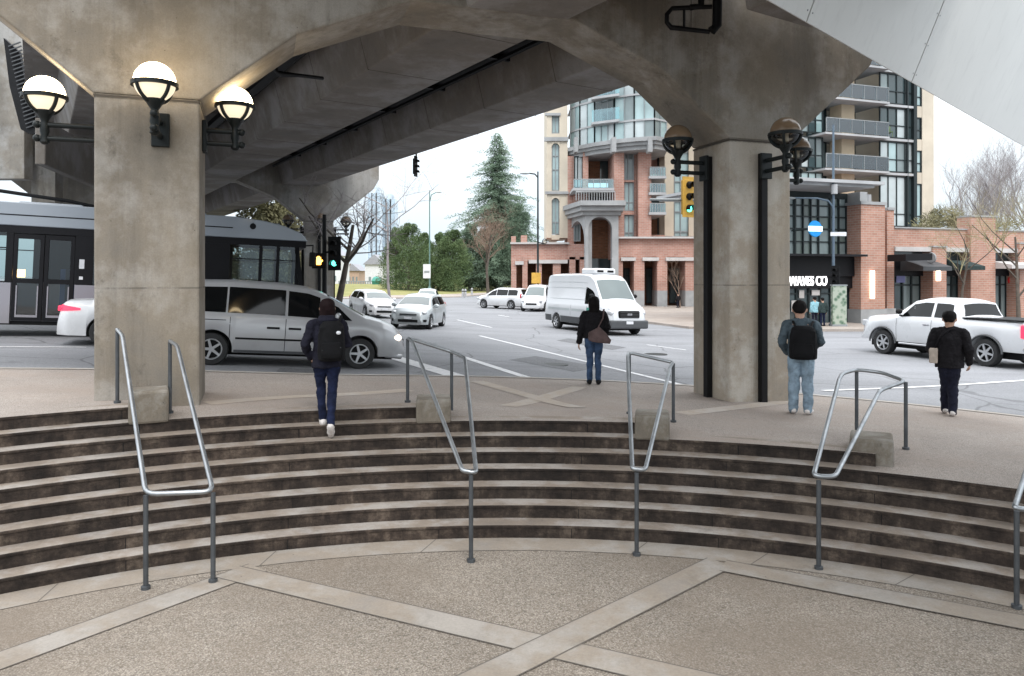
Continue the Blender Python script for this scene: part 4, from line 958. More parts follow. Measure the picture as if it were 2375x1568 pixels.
# shopfronts to the right: white heads, dark windows, awnings, doors
for u0, u1 in ((2066, 2149), (2180, 2236), (2293, 2349), (2378, 2480)):
    mb = MB(); sb(mb, u0, u1, 571.4, 582, T3-.3, .6); mb.build('white_head', M['whitetrim'], t3)
    mb = MB(); sb(mb, u0+.2, u1-.2, 582.2, 600, T3+.3, .2); mb.build('transom_window', M['g3'], t3)
    mb = MB(); sb(mb, u0+.2, u1-.2, 600.2, 640, T3+.25, .3); mb.build('shop_fascia', M['fascia'], t3)
    n = 4; mb = MB()
    for i in range(n): a_, b_ = u0+(u1-u0)*i/n, u0+(u1-u0)*(i+1)/n; mb.stbox(S3(a_)+.04, S3(b_)-.04, T3+.5, T3+.53, zg3, Z3(640)-.02, rnd.choice([0, 1]))
    mb.build('shop_glazing', [M['g3'], M['g2']], t3)
    mb = MB()
    for i in range(n+1): u = u0+(u1-u0)*i/n; mb.stbox(S3(u)-.05, S3(u)+.05, T3+.42, T3+.6, zg3, Z3(640))
    mb.stbox(S3(u0), S3(u1), T3+.43, T3+.59, Z3(662)-.04, Z3(662)+.04); mb.build('shop_frame', M['frame'], t3)
# awnings
for u0, u1, v0, v1, dp, m_ in ((2084, 2149, 600, 628, 1.5, 'plastic'), (2190, 2236, 602, 626, 1.2, 'dgreen'), (2293, 2360, 603, 622, 1.3, 'whitetrim')):
    a_, b_ = S3(u0), S3(u1); zt, zb = Z3(v0), Z3(v1)
    mb = MB(); mb.prism([ST(a_, T3-.1, zt), ST(a_, T3-.1, zb), ST(a_, T3-.1-dp, zb), ST(a_, T3-.1-dp, zb+.22)], E1*(b_-a_)); mb.build('awning', M[m_], t3)
mb = MB(); a_, b_ = S3(2030), S3(2090); mb.prism([ST(a_, T3-.8, Z3(607)), ST(a_, T3-2.0, Z3(607)), ST(b_, T3-2.0, Z3(604)), ST(b_, T3-.8, Z3(604))], EZ*.36); mb.build('black_canopy', M['fascia'], t3)
mb = MB(); sb(mb, 2092, 2112, 634, 656, T3+.4, .04); mb.build('violet_poster', M['purple'], t3)
mb = MB(); p = on_t(2343, 650, T3+.3); mb.lathe([(.26, 0), (.26, .08)], p, 20, ax=-E2); mb.build('round_red_sign', M['red'], t3)
mb = MB(); p = on_t(2158, 598, T3-1.0); mb.lathe([(.28, 0), (.3, .05), (.28, .1)], p, 20, ax=E1); mb.build('round_hanging_sign', M['stone'], t3)
for u, v0, v1, l in ((1996, 628, 692, 'tall'), (2158, 628, 652, 'short')):
    mb = MB(); tt = T3-.72 if u < 2100 else T3-.42; sb(mb, u-4, u+4, v0, v1, tt-.14, .13); mb.build('wall_lamp', M['walllamp'], t3, bevel=.03)
mb = MB(); mb.stbox(S3(1822), S3(2500), T3+1.2, T3+8, zg3, Z3(575)); mb.build('shop_core', M['brick2'], t3)
# planted roof edge behind the parapet
r5 = random.Random(5); mb = MB()
for u, h, n in ((2150, .6, 300), (2168, 1.2, 700), (2186, 1.7, 1000), (2204, 1.5, 900), (2222, 1.3, 700), (2246, .8, 350), (2310, .8, 350), (2350, 1.0, 450)):
    c = on_t(u, 527, T3+1.6)-EZ*.2; lob = [(c+E1*r5.uniform(-.6, .6)+E2*r5.uniform(-.5, .8)+EZ*h*r5.uniform(.15, .8), r5.uniform(.25, .5)) for _ in range(9)]
    for i in range(n):
        q_, r_ = r5.choice(lob); v_ = Vector((r5.gauss(0, 1), r5.gauss(0, 1), r5.gauss(0, 1))).normalized()*r_*r5.random()**.4; p_ = q_+v_; d_ = (v_.normalized()+Vector((r5.uniform(-1, 1), r5.uniform(-1, 1), r5.uniform(-.2, 1)))).normalized(); n_ = d_.orthogonal().normalized()*.035
        mb.add([p_-n_, p_+n_, p_+d_*r5.uniform(.10, .26)], [(0, 1, 2)])
tag(mb.build('rooftop_shrubs', M['hedge'], org=on_t(2200, 527, T3+1)), 'loose yellow-green shrubs growing along the top of the brick parapet', 'shrubs', kind='stuff')
# round blue sign on a bracket in front of the glazed corner
p = on_t(1888, 531, T3-1.6); t = thing('round_sign', 'round blue sign with a pale band, before the glazed shop corner', 'sign', p)
mb = MB(); mb.lathe([(.40, 0), (.42, .04), (.40, .09)], p, 28, ax=-E2); mb.build('disc', M['blue'], t, smooth=40)
mb = MB(); mb.ob(p-E1*.45-E2*.105-EZ*.13, E1*.86, E2*.02, EZ*.26); mb.build('band', M['cyanw'], t)
mb = MB(); mb.tube([p+E2*.03, p+E2*1.7], .035, 6); mb.build('bracket', M['frame'], t)
# patterned hoarding beside the shop door
p = hit(1947, 757, 0); t = thing('info_panel', 'tall pale panel with a leafy green print beside the shop door', 'panel', p)
mb = MB(); a_ = Vector((P(1931, 700, p.y).x, p.y, p.z)); b_ = Vector((P(1963, 700, p.y).x, p.y, p.z)); zt = P(1931, 663, p.y).z
def _leafy():
    n = NT('leafy_print'); v_ = n.n('ShaderNodeTexVoronoi'); v_.inputs['Scale'].default_value = 5; n.l(n.tc, v_.inputs['Vector'])
    return n.set(n.ramp(v_.outputs['Distance'], [(.2, (.07, .13, .085)), (.4, (.18, .24, .18)), (.6, (.33, .37, .31))]), .6)
mb.box(a_.x, b_.x, p.y, p.y+.25, p.z+.1, zt); mb.build('printed_panel', _leafy(), t)
mb = MB(); mb.box(a_.x-.03, b_.x+.03, p.y-.03, p.y+.28, p.z, p.z+.1); mb.box(a_.x-.03, b_.x+.03, p.y-.03, p.y+.28, zt, zt+.06); mb.build('frame', M['frameg'], t)
# ================================================================ far background
def far_tower(u0, u1, v0, Y, label, seed, mg, mf):
    r_ = random.Random(seed); a_, b_ = P(u0, 660, Y), P(u1, v0, Y); zb = road_z(a_.x, Y); t = thing('high_rise', label, 'building', ((a_.x+b_.x)/2, Y, zb), 'hazy towers far away')
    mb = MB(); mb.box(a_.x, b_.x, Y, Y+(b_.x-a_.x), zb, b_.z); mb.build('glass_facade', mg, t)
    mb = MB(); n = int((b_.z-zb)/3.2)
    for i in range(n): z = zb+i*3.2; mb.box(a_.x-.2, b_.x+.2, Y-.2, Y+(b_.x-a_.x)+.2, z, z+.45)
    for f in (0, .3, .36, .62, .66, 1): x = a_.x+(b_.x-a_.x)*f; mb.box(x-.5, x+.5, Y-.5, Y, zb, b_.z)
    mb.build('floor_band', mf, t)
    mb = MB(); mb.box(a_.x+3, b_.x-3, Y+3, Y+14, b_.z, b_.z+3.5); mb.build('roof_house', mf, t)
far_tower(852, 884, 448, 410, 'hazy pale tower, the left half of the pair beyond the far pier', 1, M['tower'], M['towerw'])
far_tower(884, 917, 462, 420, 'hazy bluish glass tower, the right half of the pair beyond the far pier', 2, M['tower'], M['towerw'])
def house(u0, u1, v0, v1, Y, label, wall, roof='roof'):
    a_, b_ = P(u0, v1, Y), P(u1, v0, Y); zb = road_z(a_.x, Y); t = thing('house', label, 'house', ((a_.x+b_.x)/2, Y, zb), 'houses beyond the grass'); w = b_.x-a_.x; ze = zb+(b_.z-zb)*.68
    mb = MB(); mb.box(a_.x, b_.x, Y, Y+9, zb, ze); mb.build('wall', M[wall], t)
    mb = MB(); mb.prism([(a_.x-.5, Y-.5, ze), (b_.x+.5, Y-.5, ze), ((a_.x+b_.x)/2, Y-.5, b_.z)], Vector((0, 10, 0))); mb.build('roof', M[roof], t)
    for i in range(3):
        mb = MB(); x = a_.x+w*(.2+.28*i); mb.box(x, x+w*.12, Y-.06, Y, zb+1.1, zb+2.4); mb.build('window', M['g2'], t)
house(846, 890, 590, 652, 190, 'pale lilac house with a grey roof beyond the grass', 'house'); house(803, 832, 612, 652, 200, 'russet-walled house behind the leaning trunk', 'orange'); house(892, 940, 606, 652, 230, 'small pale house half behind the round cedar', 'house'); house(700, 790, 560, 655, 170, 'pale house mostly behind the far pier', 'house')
# railing along the park
p0, p1 = hit(786, 668, -KERB), hit(905, 667, -KERB); t = thing('park_fence', 'low grey railing along the far edge of the grass', 'fence', p0)
mb = MB(); n = 22
for i in range(n+1): c = p0+(p1-p0)*(i/n); mb.box(c.x-.12, c.x+.12, c.y-.1, c.y+.1, c.z, c.z+1.5)
mb.build('post', M['frameg'], t)
mb = MB()
for h in (.6, 1.4): mb.tube([p0+EZ*h, p1+EZ*h], .09, 5)
mb.build('rail', M['frameg'], t)
p0, p1 = hit(1068, 668, -KERB), hit(1186, 676, -KERB); t = thing('iron_fence', 'dark iron fence in front of the brick tower wing, under the trees', 'fence', p0)
mb = MB(); n = 40
for i in range(n+1): c = p0+(p1-p0)*(i/n); mb.box(c.x-.05, c.x+.05, c.y-.05, c.y+.05, c.z, c.z+1.7)
mb.build('bar', M['frame'], t); mb = MB()
for h in (.3, 1.6): mb.tube([p0+EZ*h, p1+EZ*h], .05, 5)
mb.build('rail', M['frame'], t)
# ================================================================ vehicles
def place(t, x, y, head, zf=road_z, dz=0.):
    h = Vector((head.x, head.y, 0)).normalized(); n = Vector((-h.y, h.x, 0)); d = 1.3
    hx = h+EZ*((zf(x+h.x*d, y+h.y*d)-zf(x-h.x*d, y-h.y*d))/(2*d)); ny = n+EZ*((zf(x+n.x*d, y+n.y*d)-zf(x-n.x*d, y-n.y*d))/(2*d))
    hx.normalize(); up = hx.cross(ny).normalized(); ny = up.cross(hx)
    m = Matrix((hx, ny, up)).transposed(); t.rotation_euler = m.to_euler(); t.location = (x, y, zf(x, y)+dz)
def sm(tab, x, k=.05): return (lin(tab, x-k)+2*lin(tab, x)+lin(tab, x+k))/4
def wheel(t, x, y, r, w, side, rim='rim', spokes=5, steer=0.):
    """side +1: outer face towards +y"""
    c = Vector((x, y, r)); ax = Vector((-math.sin(steer)*side, side*math.cos(steer), 0)); mb = MB()
    mb.lathe([(r*.62, -w/2), (r*.93, -w/2), (r*.985, -w*.36), (r, -w*.2), (r, w*.2), (r*.985, w*.36), (r*.93, w/2), (r*.66, w/2), (r*.62, w*.40), (r*.62, -w/2)], c, 28, ax=ax, capped=False)
    wh = mb.build('wheel', M['rubber'], t, smooth=40)
    mb = MB(); mb.lathe([(r*.05, w*.20), (r*.62, w*.20), (r*.62, -w*.3)], c, 24, mi=1, ax=ax, capped=False)
    mb.lathe([(r*.56, w*.34), (r*.60, w*.46), (r*.655, w*.46), (r*.655, w*.34)], c, 28, ax=ax, capped=False)
    mb.lathe([(.001, w*.42), (r*.13, w*.42), (r*.15, w*.3)], c, 14, ax=ax, capped=False)
    ux = EZ; uy = ax.cross(ux)
    for k in range(spokes):
        a = 2*math.pi*k/spokes+.3; d = ux*math.cos(a)+uy*math.sin(a); n = ax.cross(d)
        b0, b1 = r*.085, r*.065
        p0, p1 = c+d*r*.08, c+d*r*.60
        mb.add([p0-n*b0+ax*w*.28, p0+n*b0+ax*w*.28, p1+n*b1+ax*w*.30, p1-n*b1+ax*w*.30, p0-n*b0+ax*w*.42, p0+n*b0+ax*w*.42, p1+n*b1+ax*w*.43, p1-n*b1+ax*w*.43], [(4, 5, 6, 7), (0, 4, 7, 3), (1, 2, 6, 5), (0, 1, 5, 4), (2, 3, 7, 6)])
    o = mb.build('rim', [M[rim], M['black']], wh, smooth=35); return wh
class Car:
    def __init__(s, name, label, cat, spec, mat, group=None):
        s.t = thing(name, label, cat, (0, 0, 0), group, local=True); s.p = spec; s.mat = mat; p = spec
        xs = sorted(set([p['top'][0][0]+(p['top'][-1][0]-p['top'][0][0])*i/110 for i in range(111)]+[a+d*math.cos(R(k)) for a in p['axles'] for d in (p['arch'],) for k in range(0, 181, 9)]+[q[0] for q in p['top'] if p.get('sharp')]))
        s.xs = xs; ring = [s.ring(x) for x in xs]; k = len(ring[0]); mb = MB()
        vs = [v for r_ in ring for v in r_]; n = len(xs)
        fs = [(i*k+j, i*k+j+1, (i+1)*k+j+1, (i+1)*k+j) for i in range(n-1) for j in range(k-1)]
        fs += [list(range(k))[::-1], [(n-1)*k+j for j in range(k)]]
        mb.add(vs, fs); s.body = mb.build('body', M[mat], s.t, smooth=p.get('smooth', 38))
        r = p['r']; mb = MB(); x0, x1 = p['top'][0][0]+.25, p['top'][-1][0]-.3; w = p['W']/2
        mb.box(x0, x1, -w+.32, w-.32, r*.62, .62); mb.build('underbody', M['black'], s.t)
        for a in p['axles']:
            for sd in (1, -1): wheel(s.t, a, sd*(w-p.get('tw', .22)/2-.015), r, p.get('tw', .22), sd, p.get('rim', 'rim'), p.get('spokes', 5), p.get('steer', 0) if a > 0 else 0)
    def ztop(s, x): return sm(s.p['top'], x, s.p.get('k', .04))
    def w(s, x): return sm(s.p['w'], x)
    def wt(s, x): return min(sm(s.p['wt'], x), s.w(x)-.02)
    def belt(s, x): return min(sm(s.p['belt'], x), s.ztop(x)-.05)
    def zbot(s, x):
        z = sm(s.p['sill'], x) if isinstance(s.p['sill'], list) else s.p['sill']
        for a in s.p['axles']:
            d = abs(x-a); A = s.p['arch']
            if d < A: z = max(z, s.p['r']*1.0+math.sqrt(max(0, A*A-d*d))*.98)
        return z
    def half(s, x):
        zb, zt, be, w, wt = s.zbot(x), s.ztop(x), s.belt(x), s.w(x), s.wt(x); zb = min(zb, be-.08); h = be-zb
        z1 = zb+h*.30; z2 = zb+h*.62
        cr = s.p.get('crown', .025)
        return [(0, zb), (w-.16, zb), (w-.03, zb+.015), (w-.008, z1), (w, z2), (w-.03, be-.03), (w-.05, be), (wt+.02, zt-.055), (wt-.03, zt-.018), (wt*.78, zt), (wt*.4, zt+cr), (0, zt+cr*1.15)]
    def ring(s, x):
        h = s.half(x); return [Vector((x, y, z)) for y, z in h]+[Vector((x, -y, z)) for y, z in reversed(h[1:-1])]+[Vector((x, h[0][0], h[0][1]))]
    def side_pt(s, x, f, sd, off=.006):
        h = s.half(x); (y0, z0), (y1, z1) = h[6], h[7]; d = Vector((z1-z0, -(y1-y0))).normalized() if (z1-z0) else Vector((1, 0))
        y, z = y0+(y1-y0)*f, z0+(z1-z0)*f; return Vector((x, sd*(y+d[0]*off), z+d[1]*off))
    def low_pt(s, x, z, sd, off=.008):
        h = s.half(x); pts = h[2:7]
        for (y0, z0), (y1, z1) in zip(pts, pts[1:]):
            if z <= z1 or (y1, z1) == pts[-1]:
                f = max(0, min(1, (z-z0)/(z1-z0) if z1 != z0 else 0)); return Vector((x, sd*(y0+(y1-y0)*f+off), z))
    def patch(s, name, x0, x1, lo, hi, fn, mat, parent=None, n=14, sides=(1, -1), slant=(0, 0), **kw):
        for sd in sides:
            mb = MB(); vs = []
            for i in range(n+1):
                f = i/n
                for g in (0, 1):
                    x = (x0+slant[0]*g)+((x1+slant[1]*g)-(x0+slant[0]*g))*f; q = lo if g == 0 else hi; q = q(x) if callable(q) else q; vs.append(fn(x, q, sd, **kw))
            mb.add(vs, [(2*i, 2*i+2, 2*i+3, 2*i+1) for i in range(n)]); o = mb.build(name, M[mat], parent or s.t, smooth=180)
    def window(s, x0, x1, f0=.06, f1=.90, slant=(0, 0), name='side_window', mat='cglass', sides=(1, -1)): s.patch(name, x0, x1, f0, f1, s.side_pt, mat, slant=slant, sides=sides)
    def stripe(s, name, x0, x1, z0, z1, mat, off=.008, sides=(1, -1), n=40): s.patch(name, x0, x1, z0, z1, lambda x, q, sd: s.low_pt(x, q, sd, off), mat, n=n, sides=sides)
    def screen(s, name, x0, x1, k=.93, mat='wglass', off=.008, n=10, marg=.0):
        mb = MB(); vs = []; m = 8
        dz = s.ztop(x1)-s.ztop(x0); nrm = Vector((-(dz), 0, (x1-x0))).normalized()*off
        if nrm.z < 0: nrm = -nrm
        for i in range(n+1):
            x = x0+(x1-x0)*i/n; w = (s.wt(x)-.02)*k
            for j in range(m+1):
                y = -w+2*w*j/m; zt = s.ztop(x); cr = s.p.get('crown', .025); a = abs(y)/max(s.wt(x), .1); z = zt+cr*(1.15-a*.4 if a < .4 else (1-(a-.4)/.38) if a < .78 else -.35*(a-.78)/.2)
                vs.append(Vector((x, y, z))+nrm)
        mb.add(vs, [(i*(m+1)+j, i*(m+1)+j+1, (i+1)*(m+1)+j+1, (i+1)*(m+1)+j) for i in range(n) for j in range(m)]); return mb.build(name, M[mat], s.t, smooth=180)
    def blob(s, name, c, sc, mat, sides=(1, -1)):
        for sd in sides:
            mb = MB(); mb.ball((c[0], c[1]*sd, c[2]), 1, 16, sc=sc, m=10); mb.build(name, M[mat], s.t, smooth=180)
    def box(s, name, x0, x1, y0, y1, z0, z1, mat, bevel=.01, mirror=False, parent=None):
        for sd in ((1, -1) if mirror else (1,)):
            mb = MB(); a, b = sorted((y0*sd, y1*sd)); mb.box(x0, x1, a, b, z0, z1); o = mb.build(name, M[mat], parent or s.t, bevel=bevel)
        return o
    def seam(s, x, z0, z1, sides=(1, -1), slant=0.):
        for sd in sides:
            mb = MB(); vs = []
            for i in range(9):
                z = z0+(z1-z0)*i/8; xx = x+slant*i/8
                for d in (-.006, .006): vs.append(s.low_pt(xx+d, z, sd, .003))
            mb.add(vs, [(2*i, 2*i+1, 2*i+3, 2*i+2) for i in range(8)]); mb.build('door_seam', M['black'], s.t)
    def mirror(s, x, mat, z=None):
        for sd in (1, -1):
            p = s.side_pt(x, .18, 1); mb = MB(); mb.ball((p.x, sd*(p.y+.13), (z or p.z)+.03), 1, 12, sc=(.07, .13, .09), m=8); mb.tube([(p.x+.02, sd*(p.y-.03), p.z), (p.x, sd*(p.y+.1), p.z+.02)], .03, 6); mb.build('mirror', M[mat], s.t, smooth=60)
# ---- minivan, turning across the picture in front of the bus
mv = Car('minivan', 'silver minivan with dark windows passing right of the left column, headlight lit', 'minivan', dict(W=1.98, r=.335, tw=.22, axles=(1.50, -1.53), arch=.40, sill=.27, spokes=5, crown=.03,
    top=[(-2.52, .55), (-2.50, 1.02), (-2.42, 1.35), (-2.28, 1.62), (-2.05, 1.71), (-1.2, 1.755), (-.2, 1.75), (.35, 1.70), (.72, 1.58), (1.62, 1.13), (2.0, 1.05), (2.3, .94), (2.47, .80), (2.56, .55)],
    belt=[(-2.52, .9), (-2.3, 1.07), (-.5, 1.06), (.9, 1.03), (1.62, 1.02), (2.1, .90), (2.4, .76), (2.56, .48)],
    w=[(-2.52, .80), (-2.35, .93), (-1.8, .985), (1.4, .985), (2.0, .94), (2.35, .80), (2.56, .50)],
    wt=[(-2.5, .74), (-2.1, .72), (.3, .70), (.8, .72), (1.6, .83), (2.2, .76), (2.56, .45)]), 'silver')
mv.window(-2.22, -1.30, .06, .9); mv.window(-1.26, -.12, .06, .9); mv.window(-.06, .62, .06, .9, (0, -.02)); mv.window(.66, 1.30, .08, .82, (0, -.30))
mv.screen('windscreen', 1.56, .76, .92); mv.screen('rear_window', -2.44, -2.26, .85, 'cglass')
mv.stripe('body_moulding', -1.08, 1.08, .56, .60, 'black'); mv.stripe('rocker_trim', -1.1, 1.08, .29, .34, 'plastic')
for x in (-1.20, -.09, 1.02): mv.seam(x, .34, 1.02)
for x in (-.34, .10): mv.box('door_handle', x-.13, x+.13, .972, 1.0, .80, .845, 'black', .01, True)
mv.stripe('slide_rail', -2.2, -1.28, .94, .955, 'black', .004)
mv.blob('headlight', (2.24, .66, .70), (.22, .165, .11), 'headon'); mv.blob('turn_lamp', (2.10, .765, .70), (.13, .11, .10), 'orange'); mv.blob('tail_light', (-2.42, .80, .95), (.08, .10, .24), 'tail')
mv.box('grille', 2.50, 2.57, -.34, .34, .56, .66, 'black'); mv.box('bumper_intake', 2.53, 2.58, -.4, .4, .34, .42, 'black')
mv.mirror(.98, 'silver')
mb = MB(); mb.tube([(2.1, -.80, .30), (2.45, -.66, .28), (2.6, 0, .28), (2.45, .66, .28), (2.1, .80, .30)], .05, 8); mb.build('air_dam', M['silver'], mv.t, smooth=60)
def at_axles(car, rear, front, rx, fx):
    """stand the car so that the given axle positions fall on the two ground points"""
    h = (front-rear); h.z = 0; h.normalize(); c = (rear-h*rx+front-h*fx)*.5; return c, h
ra, fa = hit(486, 847, -KERB), hit(828, 853, -KERB); h = Vector((E1.x, E1.y, 0))
side = Vector((-h.y, h.x, 0)); c = ra-h*(-1.53)+side*.98; place(mv.t, c.x, c.y, h)
# ---- white sedan, mostly behind the left column
sd = Car('sedan', 'white sedan half hidden behind the left column, red tail lamp showing', 'car', dict(W=1.84, r=.33, axles=(1.42, -1.33), arch=.385, sill=.22,
    top=[(-2.36, .50), (-2.34, .92), (-2.22, 1.04), (-1.65, 1.09), (-1.05, 1.36), (-.5, 1.45), (.2, 1.44), (.6, 1.36), (1.35, 1.0), (2.0, .87), (2.28, .68), (2.36, .45)],
    belt=[(-2.36, .75), (-2.1, .96), (-1, .98), (1.3, .93), (2.0, .8), (2.36, .42)], w=[(-2.36, .70), (-2.15, .86), (-1.5, .915), (1.4, .915), (2.0, .84), (2.36, .5)], wt=[(-2.36, .62), (-1.8, .70), (-.8, .60), (.4, .60), (1.3, .76), (2.0, .70), (2.36, .42)]), 'white')
sd.window(-1.42, -.15, .08, .88, (.3, 0)); sd.window(-.08, 1.1, .08, .88, (0, -.45)); sd.screen('windscreen', 1.28, .64); sd.screen('rear_window', -1.60, -1.05, .9, 'cglass')
sd.patch('tail_light', -2.28, -1.86, lambda x: .80+(x+2.28)*.10, lambda x: .955-(x+2.28)*.16, lambda x, q_, s_: sd.low_pt(x, q_, s_, .012), 'tailon', n=10)
sd.box('tail_lamp_panel', -2.36, -2.30, .35, .74, .80, .92, 'tailon', .02, True); sd.blob('headlight', (2.1, .66, .68), (.18, .12, .08), 'head'); sd.seam(-.12, .3, .95); sd.mirror(.95, 'white')
sd.box('rear_reflector', -2.3, -2.26, .5, .7, .36, .40, 'plastic', .005, True)
p = hit(126, 803, -KERB); c = p+E1*2.33+E2*.95; place(sd.t, c.x, c.y, E1)
# ---- silver hatchback facing us on the far side of the crossing
def hatch(label, mat, group=None, front=True):
    c = Car('hatchback', label, 'car', dict(W=1.72, r=.30, axles=(1.30, -1.22), arch=.36, sill=.2, steer=.0,
        top=[(-2.04, .5), (-2.0, 1.0), (-1.85, 1.3), (-1.4, 1.43), (-.4, 1.46), (.2, 1.42), (.5, 1.32), (1.2, .99), (1.75, .86), (2.0, .66), (2.05, .45)],
        belt=[(-2.04, .8), (-1.8, 1.02), (0, .94), (1.2, .90), (1.8, .74), (2.05, .42)], w=[(-2.04, .66), (-1.8, .82), (-1.2, .86), (1.3, .86), (1.75, .80), (2.05, .55)], wt=[(-2.04, .58), (-1.6, .60), (.2, .58), (.5, .60), (1.2, .74), (1.75, .68), (2.05, .48)]), mat, group)
    c.window(-1.5, -.45, .08, .88, (.15, 0)); c.window(-.38, .98, .08, .88, (0, -.42)); c.screen('windscreen', 1.14, .54); c.screen('rear_window', -1.97, -1.6, .85, 'cglass')
    c.blob('headlight', (1.74, .62, .70), (.22, .13, .085), 'head'); c.box('grille', 2.0, 2.065, -.36, .36, .60, .645, 'black'); c.box('bumper_intake', 2.0, 2.075, -.42, .42, .30, .42, 'black', .03)
    c.box('number_plate', 2.06, 2.09, -.16, .16, .43, .53, 'plate', .004); c.patch('fog_lamp_recess', 1.82, 1.96, .32, .42, lambda x, q_, s_: c.low_pt(x, q_, s_, .012), 'black', n=4); c.mirror(.86, mat); c.seam(-.42, .3, .9); c.seam(.72, .3, .88); c.blob('tail_light', (-1.95, .66, .95), (.07, .1, .16), 'tail')
    return c
hc = hatch('silver hatchback facing the viewer in mid crossing, right of the minivan', 'lightsilver')
p = hit(945, 764, -KERB); los = Vector((p.x, p.y, 0)).normalized(); ang = -R(14.6); rd = Vector((los.x*math.cos(ang)-los.y*math.sin(ang), los.x*math.sin(ang)+los.y*math.cos(ang), 0)); c = p+rd*2.0; place(hc.t, c.x, c.y, -rd)
w1 = hatch('white car just behind the silver hatchback, only its roof and screen showing', 'white'); p = hit(985, 716, -KERB); c = p+Vector((-.05, 2, 0)); place(w1.t, c.x, c.y, Vector((.05, -1, 0)))
w2 = hatch('pale sedan-like car waiting left of the silver hatchback, beyond the minivan bonnet', 'white'); p = hit(884, 738, -KERB); rd = Vector((-.47, .88, 0)); c = p+rd*1.6; place(w2.t, c.x, c.y, -rd)
# ---- delivery van
vn = Car('delivery_van', 'white high-roof delivery van with grey lower cladding and a roof cooling unit', 'van', dict(W=2.06, r=.355, tw=.23, axles=(2.02, -1.72), arch=.42, sill=.36, spokes=6, crown=.04, smooth=42,
    top=[(-2.95, .5), (-2.93, 2.30), (-2.80, 2.53), (-2.4, 2.58), (.6, 2.60), (1.10, 2.54), (1.45, 2.34), (2.16, 1.46), (2.5, 1.32), (2.86, 1.16), (2.97, .95), (3.0, .5)],
    belt=[(-2.95, 1.25), (1.2, 1.25), (2.1, 1.25), (2.5, 1.1), (2.85, .95), (3.0, .45)], w=[(-2.95, .96), (-2.6, 1.02), (2.0, 1.03), (2.5, .99), (2.85, .90), (3.0, .80)], wt=[(-2.95, .80), (-2.5, .83), (.8, .82), (1.5, .80), (2.2, .88), (2.8, .84), (3.0, .72)]), 'vanwhite')
vn.window(.92, 2.02, .02, .60, (0, -.40)); vn.screen('windscreen', 2.12, 1.46, .95)
vn.stripe('lower_cladding', -2.9, -2.18, .38, .66, 'plastic', .012); vn.stripe('lower_cladding', -1.26, 1.56, .38, .66, 'plastic', .012); vn.stripe('lower_cladding', 2.46, 2.8, .38, .70, 'plastic', .012)
vn.box('front_bumper', 2.80, 3.04, -.95, .95, .30, .66, 'plastic', .06); vn.box('grille', 2.90, 3.02, -.52, .52, .74, 1.06, 'black', .06); vn.box('grille_badge', 3.02, 3.035, -.12, .12, .86, .94, 'chrome', .03)
mb = MB()
for i in range(4): mb.box(3.02, 3.028, -.46, .46, .78+i*.065, .795+i*.065)
mb.build('grille_bar', M['plastic'], vn.t)
vn.box('number_plate', 3.04, 3.055, -.17, .17, .50, .62, 'plate', .004); vn.blob('headlight', (2.74, .78, .96), (.22, .14, .16), 'head')
vn.box('cooling_unit', -.2, 1.0, -.55, .55, 2.60, 2.86, 'white', .08); vn.box('cooling_fan', 1.0, 1.01, -.42, -.1, 2.68, 2.78, 'black', .02, True)
vn.mirror(1.72, 'black', 1.62); vn.stripe('green_door_panel', 1.16, 1.60, .70, 1.12, 'bin', .010, (-1,)); vn.seam(1.14, .7, 1.24); vn.seam(-.3, .7, 1.24); vn.seam(1.95, .7, 1.24)
vn.stripe('pressed_side_panel', -2.5, -.4, .92, 1.02, 'lightsilver', .006); vn.stripe('pressed_side_panel', -.2, 1.0, .92, 1.02, 'lightsilver', .006); vn.box('wiper', 2.05, 2.12, -.6, .6, 1.52, 1.54, 'black', .005)
for f in (.15, .55, .75): vn.patch('side_crease', -2.7, 1.0, f, f+.012, vn.side_pt, 'lightsilver', off=.008, n=8)
fr = hit(1472, 776, -KERB); hd = Vector((.41, -.912, 0)).normalized(); lft = Vector((-hd.y, hd.x, 0)); c = fr-hd*2.02-lft*(1.0); 
p = hit(1470, 775, -KERB); c = p-hd*2.02-lft*.9; place(vn.t, c.x, c.y, hd)
# ---- pickup on the right
pk = Car('pickup_truck', 'white pickup truck seen from behind at the right, with red tail lamp', 'pickup', dict(W=2.02, r=.40, tw=.26, axles=(1.86, -1.78), arch=.50, sill=.46, spokes=6, crown=.03, k=.02,
    top=[(-2.92, .60), (-2.90, 1.33), (-.98, 1.35), (-.96, 1.40), (-.82, 1.80), (-.5, 1.88), (.35, 1.90), (.75, 1.82), (1.38, 1.38), (1.6, 1.33), (2.55, 1.24), (2.82, 1.10), (2.90, .6)],
    belt=[(-2.92, 1.2), (-.98, 1.25), (0, 1.28), (1.4, 1.26), (2.5, 1.10), (2.9, .55)], w=[(-2.92, .96), (-2.6, 1.0), (2.3, 1.01), (2.7, .94), (2.9, .84)], wt=[(-2.92, .92), (-1.0, .92), (-.9, .74), (.6, .74), (1.4, .88), (2.5, .86), (2.9, .74)]), 'white')
pk.window(-.70, -.06, .08, .86, (.06, 0)); pk.window(.04, 1.16, .08, .86, (0, -.42)); pk.screen('windscreen', 1.34, .80); pk.screen('rear_window', -.96, -.84, .92, 'cglass', .012)
mb = MB(); mb.box(-2.82, -1.06, -.84, .84, 1.345, 1.378); mb.build('bed_cover', M['black'], pk.t); pk.box('bed_rail', -2.86, -1.02, .86, .95, 1.33, 1.375, 'black', .01, True)
pk.box('tail_light', -2.95, -2.80, .80, .985, .88, 1.24, 'tailon', .03, True); pk.box('rear_bumper', -3.05, -2.84, -.95, .95, .52, .74, 'chrome', .03); pk.box('number_plate', -3.065, -3.05, -.17, .17, .56, .68, 'plate', .004)
